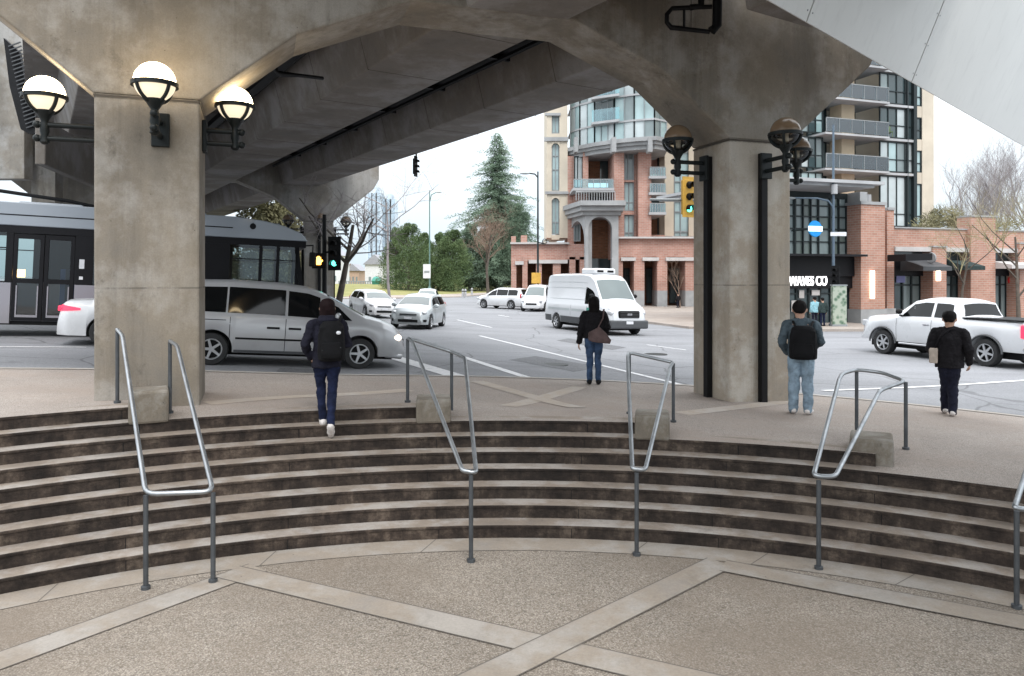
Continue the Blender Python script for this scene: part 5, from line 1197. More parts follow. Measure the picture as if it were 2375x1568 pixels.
pk.box('tailgate_handle', -2.935, -2.915, -.14, .14, 1.14, 1.2, 'black', .01); pk.box('headlight', 2.70, 2.86, .58, .86, .90, 1.10, 'head', .03, True); pk.box('grille', 2.84, 2.93, -.5, .5, .78, 1.06, 'chrome', .03)
pk.box('running_board', -.85, 1.2, .93, 1.03, .40, .46, 'chrome', .02, True)
for x in (.0, -.78, 1.3): pk.seam(x, .52, 1.22)
for x in (.18, -.62): pk.box('door_handle', x-.11, x+.11, .985, 1.02, 1.06, 1.10, 'chrome', .01, True)
pk.mirror(1.12, 'black', 1.42)
for a in (1.86, -1.78):      # black lips round the wheel arches
    for s_ in (1, -1):
        mb = MB(); pts = [Vector((a+math.cos(R(k))*.52, s_*1.0, .40+math.sin(R(k))*.50)) for k in range(0, 181, 12)]; mb.tube(pts, .03, 6); mb.build('arch_lip', M['plastic'], pk.t, smooth=60)
ra = hit(2285, 850, -KERB); hd = Vector((-.335, .942, 0)).normalized(); lft = Vector((-hd.y, hd.x, 0)); c = ra+hd*1.78-lft*.95; place(pk.t, c.x, c.y, hd)
# ---- parked vehicles by the brick tower
def estate(label, hh=1.64):
    k = hh/1.64
    sv = Car('estate_car', label, 'car', dict(W=1.84, r=.34, axles=(1.38, -1.33), arch=.40, sill=.25,
        top=[(-2.3, .55), (-2.27, 1.1), (-2.05, 1.52*k), (-1.7, 1.62*k), (.1, 1.64*k), (.5, 1.52*k), (1.3, 1.08), (2.1, .95), (2.3, .5)], belt=[(-2.3, .95), (-2, 1.05), (1.3, 1.0), (2.3, .45)], w=[(-2.3, .78), (-2, .9), (1.6, .92), (2.3, .6)], wt=[(-2.3, .68), (.4, .64), (1.3, .78), (2.3, .5)]), 'white', 'parked white estate cars')
    sv.window(-1.9, -1.0, .06, .88); sv.window(-.95, .1, .06, .88); sv.window(.15, 1.05, .06, .85, (0, -.4)); sv.screen('windscreen', 1.24, .54); sv.screen('rear_window', -2.25, -2.0, .85, 'cglass'); sv.blob('tail_light', (-2.2, .76, 1.05), (.08, .1, .18), 'tail'); sv.mirror(.9, 'white'); sv.blob('headlight', (2.05, .66, .78), (.18, .12, .09), 'head'); sv.box('grille', 2.26, 2.32, -.4, .4, .5, .62, 'black')
    return sv
sv = estate('white estate car parked at the far left of the delivery van, nearest the trees'); p = hit(1168, 717, -KERB); place(sv.t, p.x, p.y+1, Vector((-.80, .60, 0)))
s2 = estate('white people carrier half hidden directly behind the delivery van', 1.92); p = hit(1237, 724, -KERB); place(s2.t, p.x+.4, p.y+2.6, Vector((-.25, -.97, 0)))
# ================================================================ trolley bus
L, Wb = 12.3, 2.55
bt = thing('trolley_bus', 'long blue-grey city bus behind the left column, with dark windows and twin doors', 'bus', (0, 0, 0), local=True)
# local: x from 0 (front) backwards negative, near side y = 0, far side y = +Wb, z up
rw = (-.0, -Wb)
def bb(name, x0, x1, y0, y1, z0, z1, mat, bevel=None, parent=None):
    mb = MB(); mb.box(x0, x1, y0, y1, z0, z1); return mb.build(name, M[mat], parent or bt, bevel=bevel)
D0, D1 = -7.44, -6.03          # rear door span
bays = [(-12.2, -10.75), (-10.65, -9.3), (-9.2, -7.6), (-5.6, -4.4), (-2.20, -1.42), (-1.33, -.95), (-.86, -.42)]
def sidewall(y0, y1, name, doors):
    segs = [(-L, D0-.02), (D1+.02, -.15)] if doors else [(-L, -.15)]
    for a, b in segs:
        arches = [x for x in (-9.9, -2.95) if a < x < b]; mb = MB(); pts = [Vector((a, y0, .34))]
        for ax in arches:
            pts += [Vector((ax+.56*math.cos(R(k)), y0, .46+.56*math.sin(R(k)))) for k in range(180, -1, -15)]; pts.insert(-13, Vector((ax-.56, y0, .34))); pts.append(Vector((ax+.56, y0, .34)))
        pts += [Vector((b, y0, .34)), Vector((b, y0, 1.36)), Vector((a, y0, 1.36))]
        mb.prism(pts, Vector((0, y1-y0, 0))); mb.build('lower_panel', M['busskirt'], bt)
    mb = MB(); edges = sorted([-L, -.15]+[q_ for b in bays for q_ in b]+[D0, D1])
    prev = -L
    for a, b in sorted(bays+([(D0, D1)] if doors else [])):
        if a > prev+.01: mb.box(prev, a, y0, y1, 1.362, 2.62)
        prev = b
    mb.box(prev, -.35, y0, y1, 1.362, 2.62); mb.box(-L, -.15, y0-.001, y1+.001, 2.622, 2.80); mb.build('window_band', M['busdark'], bt)
    for a, b in bays:
        mb = MB(); ym = (y0+y1)/2; mb.add([(a, ym, 1.40), (b, ym, 1.40), (b, ym, 2.62), (a, ym, 2.62)], [(0, 1, 2, 3)]); w_ = mb.build('side_window', M['busglass'], bt)
        mb = MB(); mb.box(a, b, ym-.015, ym+.015, 2.22, 2.25); mb.build('sash', M['busdark'], w_)
sidewall(0, .06, 'near', True); sidewall(Wb-.06, Wb, 'far', False)
for y0, y1 in ((-.02, .05), (Wb-.05, Wb+.02)):
    mb = MB(); mb.prism([(-L, y0, 2.803), (-.10, y0, 2.803), (-.28, y0, 3.02), (-.75, y0, 3.20), (-1.3, y0, 3.31), (-2.1, y0, 3.38), (-L, y0, 3.40)], Vector((0, y1-y0, 0))); mb.build('roof_fairing', M['busgrey'], bt, bevel=.02)
bb('fairing_groove', -L, -2.15, -.026, -.018, 3.055, 3.085, 'busdark')
mb = MB(); mb.lathe([(.001, 0), (.085, 0)], (-1.62, -.023, 3.14), 20, ax=(0, -1, 0), capped=False); mb.prism([(-1.62+x, -.024, 3.15+z) for x, z in ((-.055, -.03), (-.04, -.06), (0, -.075), (.04, -.06), (.055, -.03), (.03, .03), (0, .10), (-.03, .03))], Vector((0, -.006, 0))); mb.build('drop_emblem', M['busdark'], bt)
bb('roof_panel', -L, -.9, .06, Wb-.06, 3.18, 3.26, 'busgrey'); bb('front_cowl', -.9, -.16, .06, Wb-.06, 2.81, 2.95, 'busgrey')
for x in (-10.8, -7.5, -4.4): bb('roof_unit', x, x+1.5, .5, 2.0, 3.26, 3.46, 'busgrey', .03)
bb('chassis', -L, -.2, .1, Wb-.1, .30, .40, 'black'); bb('floor', -L, -.2, .08, Wb-.08, .40, .46, 'busin'); bb('ceiling', -L, -.3, .08, Wb-.08, 2.70, 2.74, 'busin'); bb('rear_wall', -L, -L+.08, .02, Wb-.02, .35, 3.3, 'busgrey')
# front: raked windscreen, bumper
mb = MB(); mb.add([(-.12, .03, 1.05), (-.12, Wb-.03, 1.05), (-.36, Wb-.03, 2.62), (-.36, .03, 2.62)], [(0, 1, 2, 3)]); mb.build('windscreen', M['busglass'], bt)
mb = MB()
for y in (.0, Wb/2-.03, Wb-.06): mb.prism([(-.10, y, .98), (-.22, y, .98), (-.46, y, 2.64), (-.34, y, 2.64)], Vector((0, .06, 0)))
mb.build('windscreen_pillar', M['busdark'], bt); bb('front_panel', -.16, -.06, .03, Wb-.03, .36, 1.02, 'busskirt', .04); bb('destination_box', -.5, -.14, .04, Wb-.04, 2.63, 2.80, 'busdark'); bb('front_bumper', -.10, .06, .05, Wb-.05, .32, .62, 'plastic', .04)
# doors: twin leaves each with an upper and a lower pane
for i in range(2):
    a = D0+(D1-D0)*i/2; b = a+(D1-D0)/2; mb = MB()
    for x0, x1, z0, z1 in ((a+.01, a+.10, .42, 2.6), (b-.10, b-.01, .42, 2.6), (a+.101, b-.101, .42, .56), (a+.101, b-.101, 1.36, 1.48), (a+.101, b-.101, 2.48, 2.6)): mb.box(x0, x1, .005, .055, z0, z1)
    dr = mb.build('door', M['busdark'], bt); mb = MB(); mb.add([(a+.1, .03, .56), (b-.1, .03, .56), (b-.1, .03, 2.48), (a+.1, .03, 2.48)], [(0, 1, 2, 3)]); mb.build('pane', M['busglass'], dr)
    mb = MB(); mb.box(a+.10, a+.13, -.012, .004, .5, 1.3); mb.box(b-.13, b-.10, -.012, .004, .5, 1.3); mb.box(a+.13, b-.13, -.012, .004, .5, .56); mb.build('pale_trim', M['busskirt'], dr)
bb('door_notice', -5.92, -5.80, -.012, -.002, 1.78, 2.02, 'plate'); bb('door_button', -5.91, -5.82, -.012, -.002, 1.50, 1.58, 'plate')
mb = MB()
for x in (-11.4, -10.5, -6.4, -5.6, -4.8, -4.0, -3.2):
    for y in (.25, 1.75): mb.box(x, x+.12, y, y+.5, .9, 1.75); mb.box(x, x+.45, y, y+.5, .8, .9)
mb.build('seat', M['busseat'], bt)
mb = MB(); mb.box(-3.5, -2.9, 1.2, 1.3, 2.50, 2.58); mb.box(-7.5, -7.3, .5, .6, 1.5, 1.7); mb.box(-4.9, -4.3, 1.2, 1.3, 2.55, 2.62); mb.build('interior_lamp', M['warm'], bt)
mb = MB()
for x in (-9.9, -2.95): wheel(bt, x, .16, .46, .28, -1, 'rim', 8); wheel(bt, x, Wb-.16, .46, .28, 1, 'rim', 8)
bb('side_mirror', -.05, .12, -.30, -.12, 2.1, 2.5, 'black', .03); mb = MB(); mb.tube([(-.2, .05, 2.68), (.05, -.1, 2.7), (.04, -.2, 2.5)], .02, 6); mb.build('mirror_arm', M['black'], bt)
mb = MB()
for y in (1.0, 1.5): mb.tube([(-5.0, y, 3.35), (-6.5, y, 3.6), (-12.0, y, 4.1)], .035, 6)
mb.build('trolley_pole', M['chan'], bt)
TB = 22.3; fp = on_t(712, 700, TB); c = Vector((fp.x, fp.y, 0)); mid = c-E1*6
place(bt, mid.x, mid.y, E1); bt.location = bt.location+bt.rotation_euler.to_matrix()@Vector((6, 0, 0)); bt.scale = (1, 1, 1.03)
# ================================================================ people
def ell(mb, rings, n=22):
    vs = []
    for x, y, z, rx, ry in rings:
        for j in range(n): a = 2*math.pi*j/n; vs.append(Vector((x+rx*math.cos(a), y+ry*math.sin(a), z)))
    k = len(rings); fs = [(i*n+j, i*n+(j+1) % n, (i+1)*n+(j+1) % n, (i+1)*n+j) for i in range(k-1) for j in range(n)]
    return mb.add(vs, fs+[list(range(n-1, -1, -1)), [(k-1)*n+j for j in range(n)]])
def limb(mb, pts, rs, n=12):
    P_ = [Vector(p) for p in pts]; path = []; rr = []
    for i in range(len(P_)-1):
        for f in (0, .25, .5, .75): path.append(P_[i].lerp(P_[i+1], f)); rr.append(rs[i]+(rs[i+1]-rs[i])*f+(.006 if f == .25 else 0))
    path.append(P_[-1]); rr.append(rs[-1]); mb.tube(path, rr, n)
    for p, r in zip(P_, rs): mb.ball(p, r, 12, m=8)
def skin_obj(mb, name, mat, par, vox=.009, it=3, wrinkle=0.):
    o = mb.build(name, mat, par); r = o.modifiers.new('union', 'REMESH'); r.mode = 'VOXEL'; r.voxel_size = vox; r.use_smooth_shade = True
    s_ = o.modifiers.new('relax', 'SMOOTH'); s_.iterations = it; s_.factor = .5
    if wrinkle:
        tx = bpy.data.textures.get('cloth_folds') or bpy.data.textures.new('cloth_folds', 'CLOUDS'); tx.noise_scale = .085; tx.noise_depth = 3
        d = o.modifiers.new('folds', 'DISPLACE'); d.texture = tx; d.strength = wrinkle; d.mid_level = .5; d.texture_coords = 'LOCAL'
    return o
def hand(mb, wr, d, side, H=1.7, curl=.5):
    """palm and five bent fingers growing from the wrist along d; side +1 right hand"""
    d = Vector(d).normalized(); k = H/1.7; th_ = Vector((0, 1, 0)) if abs(d.y) < .9 else Vector((0, 0, 1)); n = d.cross(th_).normalized(); t_ = n.cross(d).normalized()*-1
    inn = n*(-side if n.x > 0 else side)     # towards the body
    wr = Vector(wr); 
    for f in (-1, -.35, .35, 1): mb.tube([wr+t_*.012*f*k, wr+d*.085*k+t_*.030*f*k], [.017*k, .0135*k], 8)
    for i, (f, L_) in enumerate(((1, .074), (.35, .084), (-.35, .078), (-1, .062))):
        p = wr+d*.085*k+t_*.030*f*k; q = p+(d*.8+inn*curl*.5)*L_*.5*k; r_ = q+(d*.55+inn*curl*1.1)*L_*.5*k; mb.tube([p, q, r_], [.0095*k, .009*k, .0075*k], 8); mb.ball(r_, .0076*k, 8, m=6)
    p = wr+d*.03*k+t_*.026*k; q = p+(d*.6+t_*.7+inn*.2)*.035*k; r_ = q+(d*.9+t_*.1+inn*.3)*.03*k; mb.tube([p, q, r_], [.012*k, .0105*k, .0085*k], 8); mb.ball(r_, .0085*k, 8, m=6)
def person(label, loc, yaw, H, J, top, leg, shoe, hair, group=None, loose=1.0, hem=.47, jack=1.0, long_hair=False, wide=1.0, vox=.009, cuff=.05, ankle_skin=False, girl=False):
    t = thing('person', label, 'person', loc, group, local=True); t.rotation_euler = (0, 0, yaw); h = H
    sw = (.105 if girl else .118)*h*wide
    D = dict(hl=(-.052*h, 0, .515*h), hr=(.052*h, 0, .515*h), kl=(-.058*h, .015, .285*h), kr=(.058*h, .015, .285*h), al=(-.058*h, -.02, .05*h), ar=(.058*h, -.02, .05*h), tl=(-.066*h, .15, .022*h), tr=(.066*h, .15, .022*h),
             sl=(-sw, 0, .790*h), sr=(sw, 0, .790*h), el=(-sw-.045, -.04, .635*h), er=(sw+.045, -.04, .635*h), wl=(-sw-.05, .04, .49*h), wr=(sw+.05, .04, .49*h), hd=(0, .02, .935*h), pelvis=(0, 0, .53*h), chest=(0, -.0, .74*h))
    D.update(J); V = {k: Vector(v) if isinstance(v, tuple) else v for k, v in D.items()}
    hx, hy, hz = V['hd']; px, py, pz = V['pelvis']; cx, cy, cz = V['chest']
    # one continuous body: head with face, neck, trunk, arms, hands, legs, feet
    mb = MB(); hr = .066*h
    mb.ball((hx, hy, hz), 1, 20, sc=(hr*.86, hr*1.02, hr*1.08), m=14); mb.ball((hx, hy+hr*.28, hz-hr*.60), 1, 16, sc=(hr*.62, hr*.66, hr*.55), m=10)
    mb.ball((hx, hy+hr*1.04, hz-hr*.28), 1, 10, sc=(hr*.15, hr*.20, hr*.24), m=6); mb.ball((hx, hy+hr*.88, hz-hr*.66), 1, 10, sc=(hr*.30, hr*.10, hr*.09), m=6); mb.ball((hx, hy+hr*.74, hz+hr*.12), 1, 12, sc=(hr*.66, hr*.22, hr*.14), m=6)
    for s_ in (-1, 1): mb.ball((hx+s_*hr*.87, hy-hr*.05, hz-hr*.18), 1, 10, sc=(hr*.12, hr*.22, hr*.32), m=6)
    limb(mb, [(hx, hy-.01, hz-hr*.7), (cx*.6+hx*.4, cy-.01, .83*h if 'hd' not in J else hz-.115*h)], [.052*h*.62+.012, .062])
    ell(mb, [(px, py, pz-.05*h, .085*h, .062*h), (px, py, pz+.02*h, .088*h, .064*h), ((px+cx)/2, (py+cy)/2, (pz+cz)/2-.01*h, .076*h, .056*h), (cx, cy, cz, .088*h, .062*h), (cx, cy, cz+.06*h, .088*h, .055*h), (cx, cy, cz+.085*h, .05*h, .04*h)])
    for s_, a in (('l', -1), ('r', 1)):
        limb(mb, [V['s'+s_], V['e'+s_], V['w'+s_]], [.027*h, .022*h, .0165*h]); dh = J.get('dh'+s_, V['w'+s_]-V['e'+s_]); hand(mb, V['w'+s_], dh, a, h, .7)
        limb(mb, [V['h'+s_], V['k'+s_], V['a'+s_]], [.038*h, .025*h, .019*h]); limb(mb, [V['a'+s_]-Vector((0, .02, .02)), V['t'+s_]], [.022*h, .016*h])
    skin_obj(mb, 'body', M['skin'], t, max(.0065, vox*.75), 2)
    if vox < .012:
        for s_ in (-1, 1):
            mb = MB(); mb.ball((hx+s_*hr*.36, hy+hr*.86, hz-hr*.04), hr*.11, 8, m=6); mb.build('eye', M['black'], t, smooth=180)
    # hair
    mb = MB()
    if long_hair: mb.ball((hx, hy-hr*.12, hz+hr*.14), 1, 20, sc=(hr*.97, hr*1.03, hr*1.06), m=14); mb.ball((hx, hy-hr*.35, hz-hr*.15), 1, 16, sc=(hr*.90, hr*.80, hr*.85), m=10)
    else:
        mb.ball((hx, hy-hr*.10, hz+hr*.24), 1, 20, sc=(hr*.94, hr*1.02, hr*.93), m=14); mb.ball((hx, hy-hr*.40, hz-hr*.06), 1, 16, sc=(hr*.80, hr*.70, hr*.72), m=10)
        for s_ in (-1, 1): mb.ball((hx+s_*hr*.72, hy+hr*.05, hz+hr*.05), 1, 10, sc=(hr*.2, hr*.35, hr*.42), m=6)
    if long_hair: ell(mb, [(hx, hy-hr*.5, hz-hr*2.6, hr*.55, hr*.25), (hx, hy-hr*.55, hz-hr*1.6, hr*.85, hr*.4), (hx, hy-hr*.35, hz-hr*.5, hr*.98, hr*.7), (hx, hy-hr*.2, hz+hr*.3, hr*.9, hr*.8)])
    o = skin_obj(mb, 'hair', M[hair], t, vox, 2, .02)
    # trousers
    mb = MB(); ell(mb, [(px, py, pz-.06*h, .094*h*wide, .070*h), (px, py, pz, .098*h*wide, .072*h), (px, py, pz+.05*h, .090*h*wide, .066*h)])
    for s_ in 'lr':
        a_ = V['a'+s_]; limb(mb, [V['h'+s_]-EZ*.02, V['k'+s_], a_+EZ*(.03 if ankle_skin else -.005)], [.056*h*(.75+.25*loose), .0385*h*loose, .030*h*loose+.004])
    skin_obj(mb, 'trousers', M[leg], t, vox, 2, .036)
    # jacket
    mb = MB(); zt = hem*h
    ell(mb, [(px, py, zt, .104*h*wide*jack, .082*h*jack), (px, py, zt+.04*h, .106*h*wide*jack, .084*h*jack), ((px+cx)/2, (py+cy)/2, (pz+cz)/2, .100*h*wide*jack, .078*h*jack), (cx, cy, cz, .106*h*wide*jack, .078*h*jack), (cx, cy, cz+.04*h, .096*h*wide*jack, .066*h*jack), (cx, cy, cz+.09*h, .06*h, .048*h), (cx, cy-.005, cz+.112*h, .043*h, .040*h)])
    for s_ in 'lr': w_ = V['w'+s_]; e_ = V['e'+s_]; limb(mb, [V['s'+s_], e_, w_+(e_-w_).normalized()*.015], [.040*h*jack, .034*h*jack, .027*h*jack]); limb(mb, [(cx, cy, cz+.085*h), V['s'+s_]+EZ*.004*h], [.040*h, .037*h])
    skin_obj(mb, 'jacket', M[top], t, vox, 2, .045)
    for s_ in 'lr':
        a_, e_ = V['a'+s_], V['t'+s_]; d = (e_-a_); d2 = Vector((d.x, d.y, d.z)); mb = MB(); hl = a_-EZ*.035*1+d2.normalized()*-.045
        sole = Vector((0, 0, -.012)); limb(mb, [a_-EZ*.005, a_-EZ*.04], [.036, .042]); limb(mb, [hl, a_+d2*.5-EZ*.012, e_], [.042, .048, .040]); skin_obj(mb, 'shoe', M[shoe], t, min(vox, .009), 2)
    return t
def rucksack(label, ref, c, w, h, d, mat, name='backpack', cat='backpack', straps=True, pocket=True, tilt=0.):
    t = thing(name, label, cat, ref.location, local=True); t.rotation_euler = ref.rotation_euler; c = Vector(c)
    mb = MB(); k = 8; vs = []
    ell(mb, [(c.x, c.y, c.z-h/2, w*.40, d*.36), (c.x, c.y, c.z-h*.46, w*.50, d*.50), (c.x, c.y-.01, c.z-h*.2, w*.52, d*.56), (c.x, c.y, c.z+h*.2, w*.49, d*.5), (c.x, c.y+.01, c.z+h*.42, w*.42, d*.42), (c.x, c.y+.02, c.z+h/2, w*.28, d*.28)], 24)
    mb.box(c.x-w*.44, c.x+w*.44, c.y-d*.36, c.y+d*.40, c.z-h*.47, c.z+h*.36); skin_obj(mb, 'bag_body', M[mat], t, .012, 4, .012)
    if pocket:
        mb = MB(); ell(mb, [(c.x, c.y-d*.5, c.z-h*.42, w*.33, d*.14), (c.x, c.y-d*.52, c.z-h*.3, w*.40, d*.2), (c.x, c.y-d*.50, c.z-h*.02, w*.36, d*.14)]); skin_obj(mb, 'pocket', M[mat], t, .012, 3)
    if straps:
        for s_ in (-1, 1):
            mb = MB(); mb.tube([c+Vector((s_*w*.28, d*.4, -h*.35)), c+Vector((s_*w*.52, d*1.15, -h*.1)), c+Vector((s_*w*.46, d*1.25, h*.35)), c+Vector((s_*w*.36, d*.75, h*.60)), c+Vector((s_*w*.28, d*.2, h*.47))], .018, 6); mb.build('strap', M[mat], t, smooth=60)
    return t
def yaw_view(p, extra=0.): return math.atan2(p.y, p.x)-math.pi/2+extra
# --- person climbing the stairs
H = 1.58; p = P(758, 640, 9.48); p.z = RH*7
a = person('person with a black backpack climbing the stairs in navy jacket and jeans', p, yaw_view(p), H, dict(
    hl=(-.085, -.06, .505*H), hr=(.085, -.08, .505*H), kl=(-.075, .02, .29*H), al=(-.05, -.05, .055), tl=(-.055, .10, .03), kr=(.06, -.10, .235*H), ar=(.045, -.34, .03), tr=(.05, -.245, -.10),
    pelvis=(0, -.06, .53*H), chest=(0, -.02, .74*H), hd=(.005, .05, .935*H), sl=(-.18, -.02, .80*H), sr=(.18, -.02, .80*H), el=(-.27, -.09, .64*H), wl=(-.20, .04, .53*H), er=(.25, .0, .64*H), wr=(.12, .20, .62*H)), 'navy', 'navyj', 'shoew', 'hairr', loose=.95, hem=.46, jack=1.08, long_hair=True, ankle_skin=True, girl=True)
mb = MB(); ell(mb, [(.0, -.09, .80*H, .11, .06), (.0, -.11, .84*H, .125, .075), (.0, -.09, .875*H, .10, .06)]); skin_obj(mb, 'hood', M['navy'], a, .01, 3, .02)
b = rucksack('black backpack with a small white badge, on the climbing person', a, (.055, -.21, .675*H), .33, .50, .22, 'blackb')
mb = MB(); mb.ball((.14, -.33, .745*H), 1, 10, sc=(.03, .012, .024), m=6); mb.build('badge', M['plate'], b, smooth=180); mb = MB(); mb.tube([(-.06, -.335, .61*H), (.17, -.335, .63*H)], .008, 5); mb.build('zip', M['plastic'], b)
# --- woman with the tote at the kerb
p = hit(1377, 894, -.02); p.z = walk_z(p.x, p.y); H = 203/F*p.y
w_ = person('person in a black jacket and blue jeans at the kerb, tote bag over the shoulder', p, yaw_view(p), H, dict(el=(-.245, -.05, .64*H), wl=(-.285, .02, .475*H), er=(.25, -.03, .66*H), wr=(.21, .16, .56*H), kl=(-.075, .01, .285*H), kr=(.075, .02, .285*H), al=(-.085, -.02, .05*H), ar=(.085, -.02, .05*H), tl=(-.10, .13, .025*H), tr=(.10, .13, .025*H)), 'blackj', 'bluej', 'shoeb', 'hair', loose=.98, hem=.53, jack=1.20, long_hair=True, girl=True)
t = thing('tote_bag', 'dull mauve tote bag hanging at the hip of the person in black', 'bag', w_.location, local=True); t.rotation_euler = w_.rotation_euler
mb = MB(); mb.prism([(-.10, -.25, .60*H), (.10, -.25, .665*H), (.22, -.25, .60*H), (.33, -.25, .515*H), (.30, -.25, .475*H), (-.02, -.25, .495*H), (-.11, -.25, .52*H)], (0, .12, 0)); o = skin_obj(mb, 'bag_body', M['mauve'], t, .012, 5, .02)
mb = MB(); mb.tube([(.08, -.20, .66*H), (.17, -.13, .76*H), (.19, -.02, .855*H), (.17, .10, .78*H), (.16, .12, .62*H), (.20, -.14, .60*H)], .013, 6); mb.build('strap', M['mauve'], t, smooth=60)
# --- man with the black backpack in denim
p = hit(1857, 961, 0); p.z = walk_z(p.x, p.y); Y = F*(HC-p.z)/(961-CV); p = P(1857, 961, Y); p.z = walk_z(p.x, p.y); H = 262/F*p.y
m_ = person('person in grey-blue denim jacket and pale jeans, standing right of the right column', p, yaw_view(p), H, dict(el=(-.285, -.04, .635*H), wl=(-.20, .14, .53*H), er=(.285, -.03, .65*H), wr=(.17, .18, .58*H), kl=(-.10, .0, .285*H), kr=(.095, .0, .285*H), al=(-.115, -.02, .05*H), ar=(.105, -.02, .05*H), tl=(-.15, .11, .025*H), tr=(.15, .11, .025*H), hd=(-.02, .03, .935*H)), 'denim', 'palej', 'shoew', 'hair', loose=1.26, hem=.50, jack=1.04, wide=1.0)
rucksack('large square black backpack on the person in denim', m_, (.03, -.22, .645*H), .40, .52, .22, 'blackb')
# --- walking man in black
p = hit(2201, 963, 0); p.z = walk_z(p.x, p.y); Y = F*(HC-p.z)/(963-CV); p = P(2201, 963, Y); p.z = walk_z(p.x, p.y); H = 241/F*p.y
r_ = person('person all in black walking at the far right, pale bag at the side', p, yaw_view(p, -.1), H, dict(kl=(-.055, .06, .285*H), al=(-.07, .10, .05*H), tl=(-.10, .24, .025*H), kr=(.05, .0, .28*H), ar=(.06, -.14, .055*H), tr=(.05, .02, .025*H), hl=(-.07, 0, .51*H), hr=(.07, 0, .51*H), el=(-.275, -.05, .64*H), wl=(-.21, .10, .55*H), er=(.28, -.05, .64*H), wr=(.27, .12, .50*H)), 'blackj', 'darkt', 'shoew', 'hair', loose=1.22, hem=.46, jack=1.16)
t = thing('shoulder_bag', 'pale beige shoulder bag at the left side of the person in black', 'bag', r_.location, local=True); t.rotation_euler = r_.rotation_euler
mb = MB(); mb.box(-.275, -.15, -.16, -.04, .50*H, .645*H); skin_obj(mb, 'bag_body', M['beige'], t, .012, 4, .01); mb = MB(); mb.tube([(-.20, -.10, .645*H), (-.12, -.15, .76*H), (.02, -.12, .83*H), (.15, .0, .83*H)], .014, 6); mb.build('strap', M['blackj'], t, smooth=60)
# --- small figures by the shops
for u, v, hp, top, leg, lab in ((1889, 757, 68, 'skyb', 'darkt', 'small figure in pale blue coat by the shop door'), (1907, 757, 66, 'dgreen', 'navyj', 'small figure in dark coat by the shop door, right of the pale blue one'), (1572, 714, 34, 'blackj', 'darkt', 'tiny dark figure before the brick arcade, left of the right column')):
    p = hit(u, v, -.02); person(lab, p, yaw_view(p, .5), hp/F*p.y*1.0, {}, top, leg, 'shoeb', 'hair', vox=.02, jack=1.1)
# ================================================================ trees
def bare_tree(name, label, base, h, seed, mat, lean=(0, 0), r0=.16, spread=.75, levels=5, up=.25, start=.35, group=None, twigmat='twig', cat='tree', kids=3):
    rnd = random.Random(seed); t = thing(name, label, cat, base, group); tr, cr = MB(), MB()
    def grow(p, d, L, r, lev):
        n = 4 if lev < 2 else 3; pts = [p]; rs = [r]; q = p
        for i in range(n):
            d = (d+Vector((rnd.uniform(-1, 1), rnd.uniform(-1, 1), rnd.uniform(-.6, .8)))*(.10+.05*lev)+EZ*up*.12).normalized(); q = q+d*(L/n); pts.append(q); rs.append(r*(1-.62*(i+1)/n))
        (tr if lev < 2 else cr).tube(pts, rs, 6 if lev < 2 else (4 if lev < 3 else 3))
        if lev >= levels: return
        m = kids+(2 if lev == 0 else (1 if lev < 3 else 0))
        for k in range(m):
            f = rnd.uniform(start if lev == 0 else .25, 1.0); i = min(n-1, int(f*n)); c = pts[i].lerp(pts[i+1], f*n-i); a = rnd.uniform(0, 6.28)
            ax = d.orthogonal().normalized(); ax = Matrix.Rotation(a, 3, d)@ax; nd = (d*(1-spread)+ax*spread+EZ*up).normalized()
            grow(c, nd, L*rnd.uniform(.48, .72), rs[i]*.62, lev+1)
    grow(Vector(base), Vector((lean[0], lean[1], 1)).normalized(), h*.55, r0, 0)
    tr.build('trunk', M[mat], t, smooth=60); cr.build('crown', M[twigmat], t); return t
def conifer(name, label, base, h, rad, seed, mat='fir', dens=1.0, top=.02, low=.06, group=None, droop=.25):
    rnd = random.Random(seed); base = Vector(base); t = thing(name, label, 'tree', base, group); tr, cr = MB(), MB()
    tr.tube([base, base+EZ*h*.5+Vector((.05, 0, 0)), base+EZ*h*.98], [h*.014, h*.008, .02], 7)
    z = low
    while z < .985:
        rr = rad*((1-z)**.72)*rnd.uniform(.72, 1.12)+top; nb = max(4, int((5+9*(1-z))*dens))
        for k in range(nb):
            a = rnd.uniform(0, 6.283); L = rr*rnd.uniform(.7, 1.25); d = Vector((math.cos(a), math.sin(a), 0)); p = base+EZ*h*(z+rnd.uniform(-.012, .012)); sag = droop*L
            m = max(5, int(L/(h*.0085))); s_ = Vector((-d.y, d.x, 0)); tl = rnd.uniform(-.1, .25)
            for i in range(m):
                f = (i+.6)/m; c = p+d*L*f+EZ*(-sag*f*f+L*tl*f); wd = h*.0125*(1.35-f*.7)
                for q_ in range(5):
                    o_ = s_*rnd.gauss(0, 1)*wd*1.3+EZ*rnd.gauss(-.3, .55)*wd+d*rnd.uniform(-.6, .6)*wd; c2 = c+o_; dd = (d*.7+s_*rnd.uniform(-1, 1)+EZ*rnd.uniform(-.9, .35)).normalized(); nn = dd.orthogonal().normalized()*wd*.22
                    cr.add([c2-nn, c2+nn, c2+dd*wd*rnd.uniform(.9, 2.0)], [(0, 1, 2)])
        z += .020/dens**.5*(.7+.6*rnd.random())
    tr.build('trunk', M['bark'], t); cr.build('crown', M[mat], t); return t
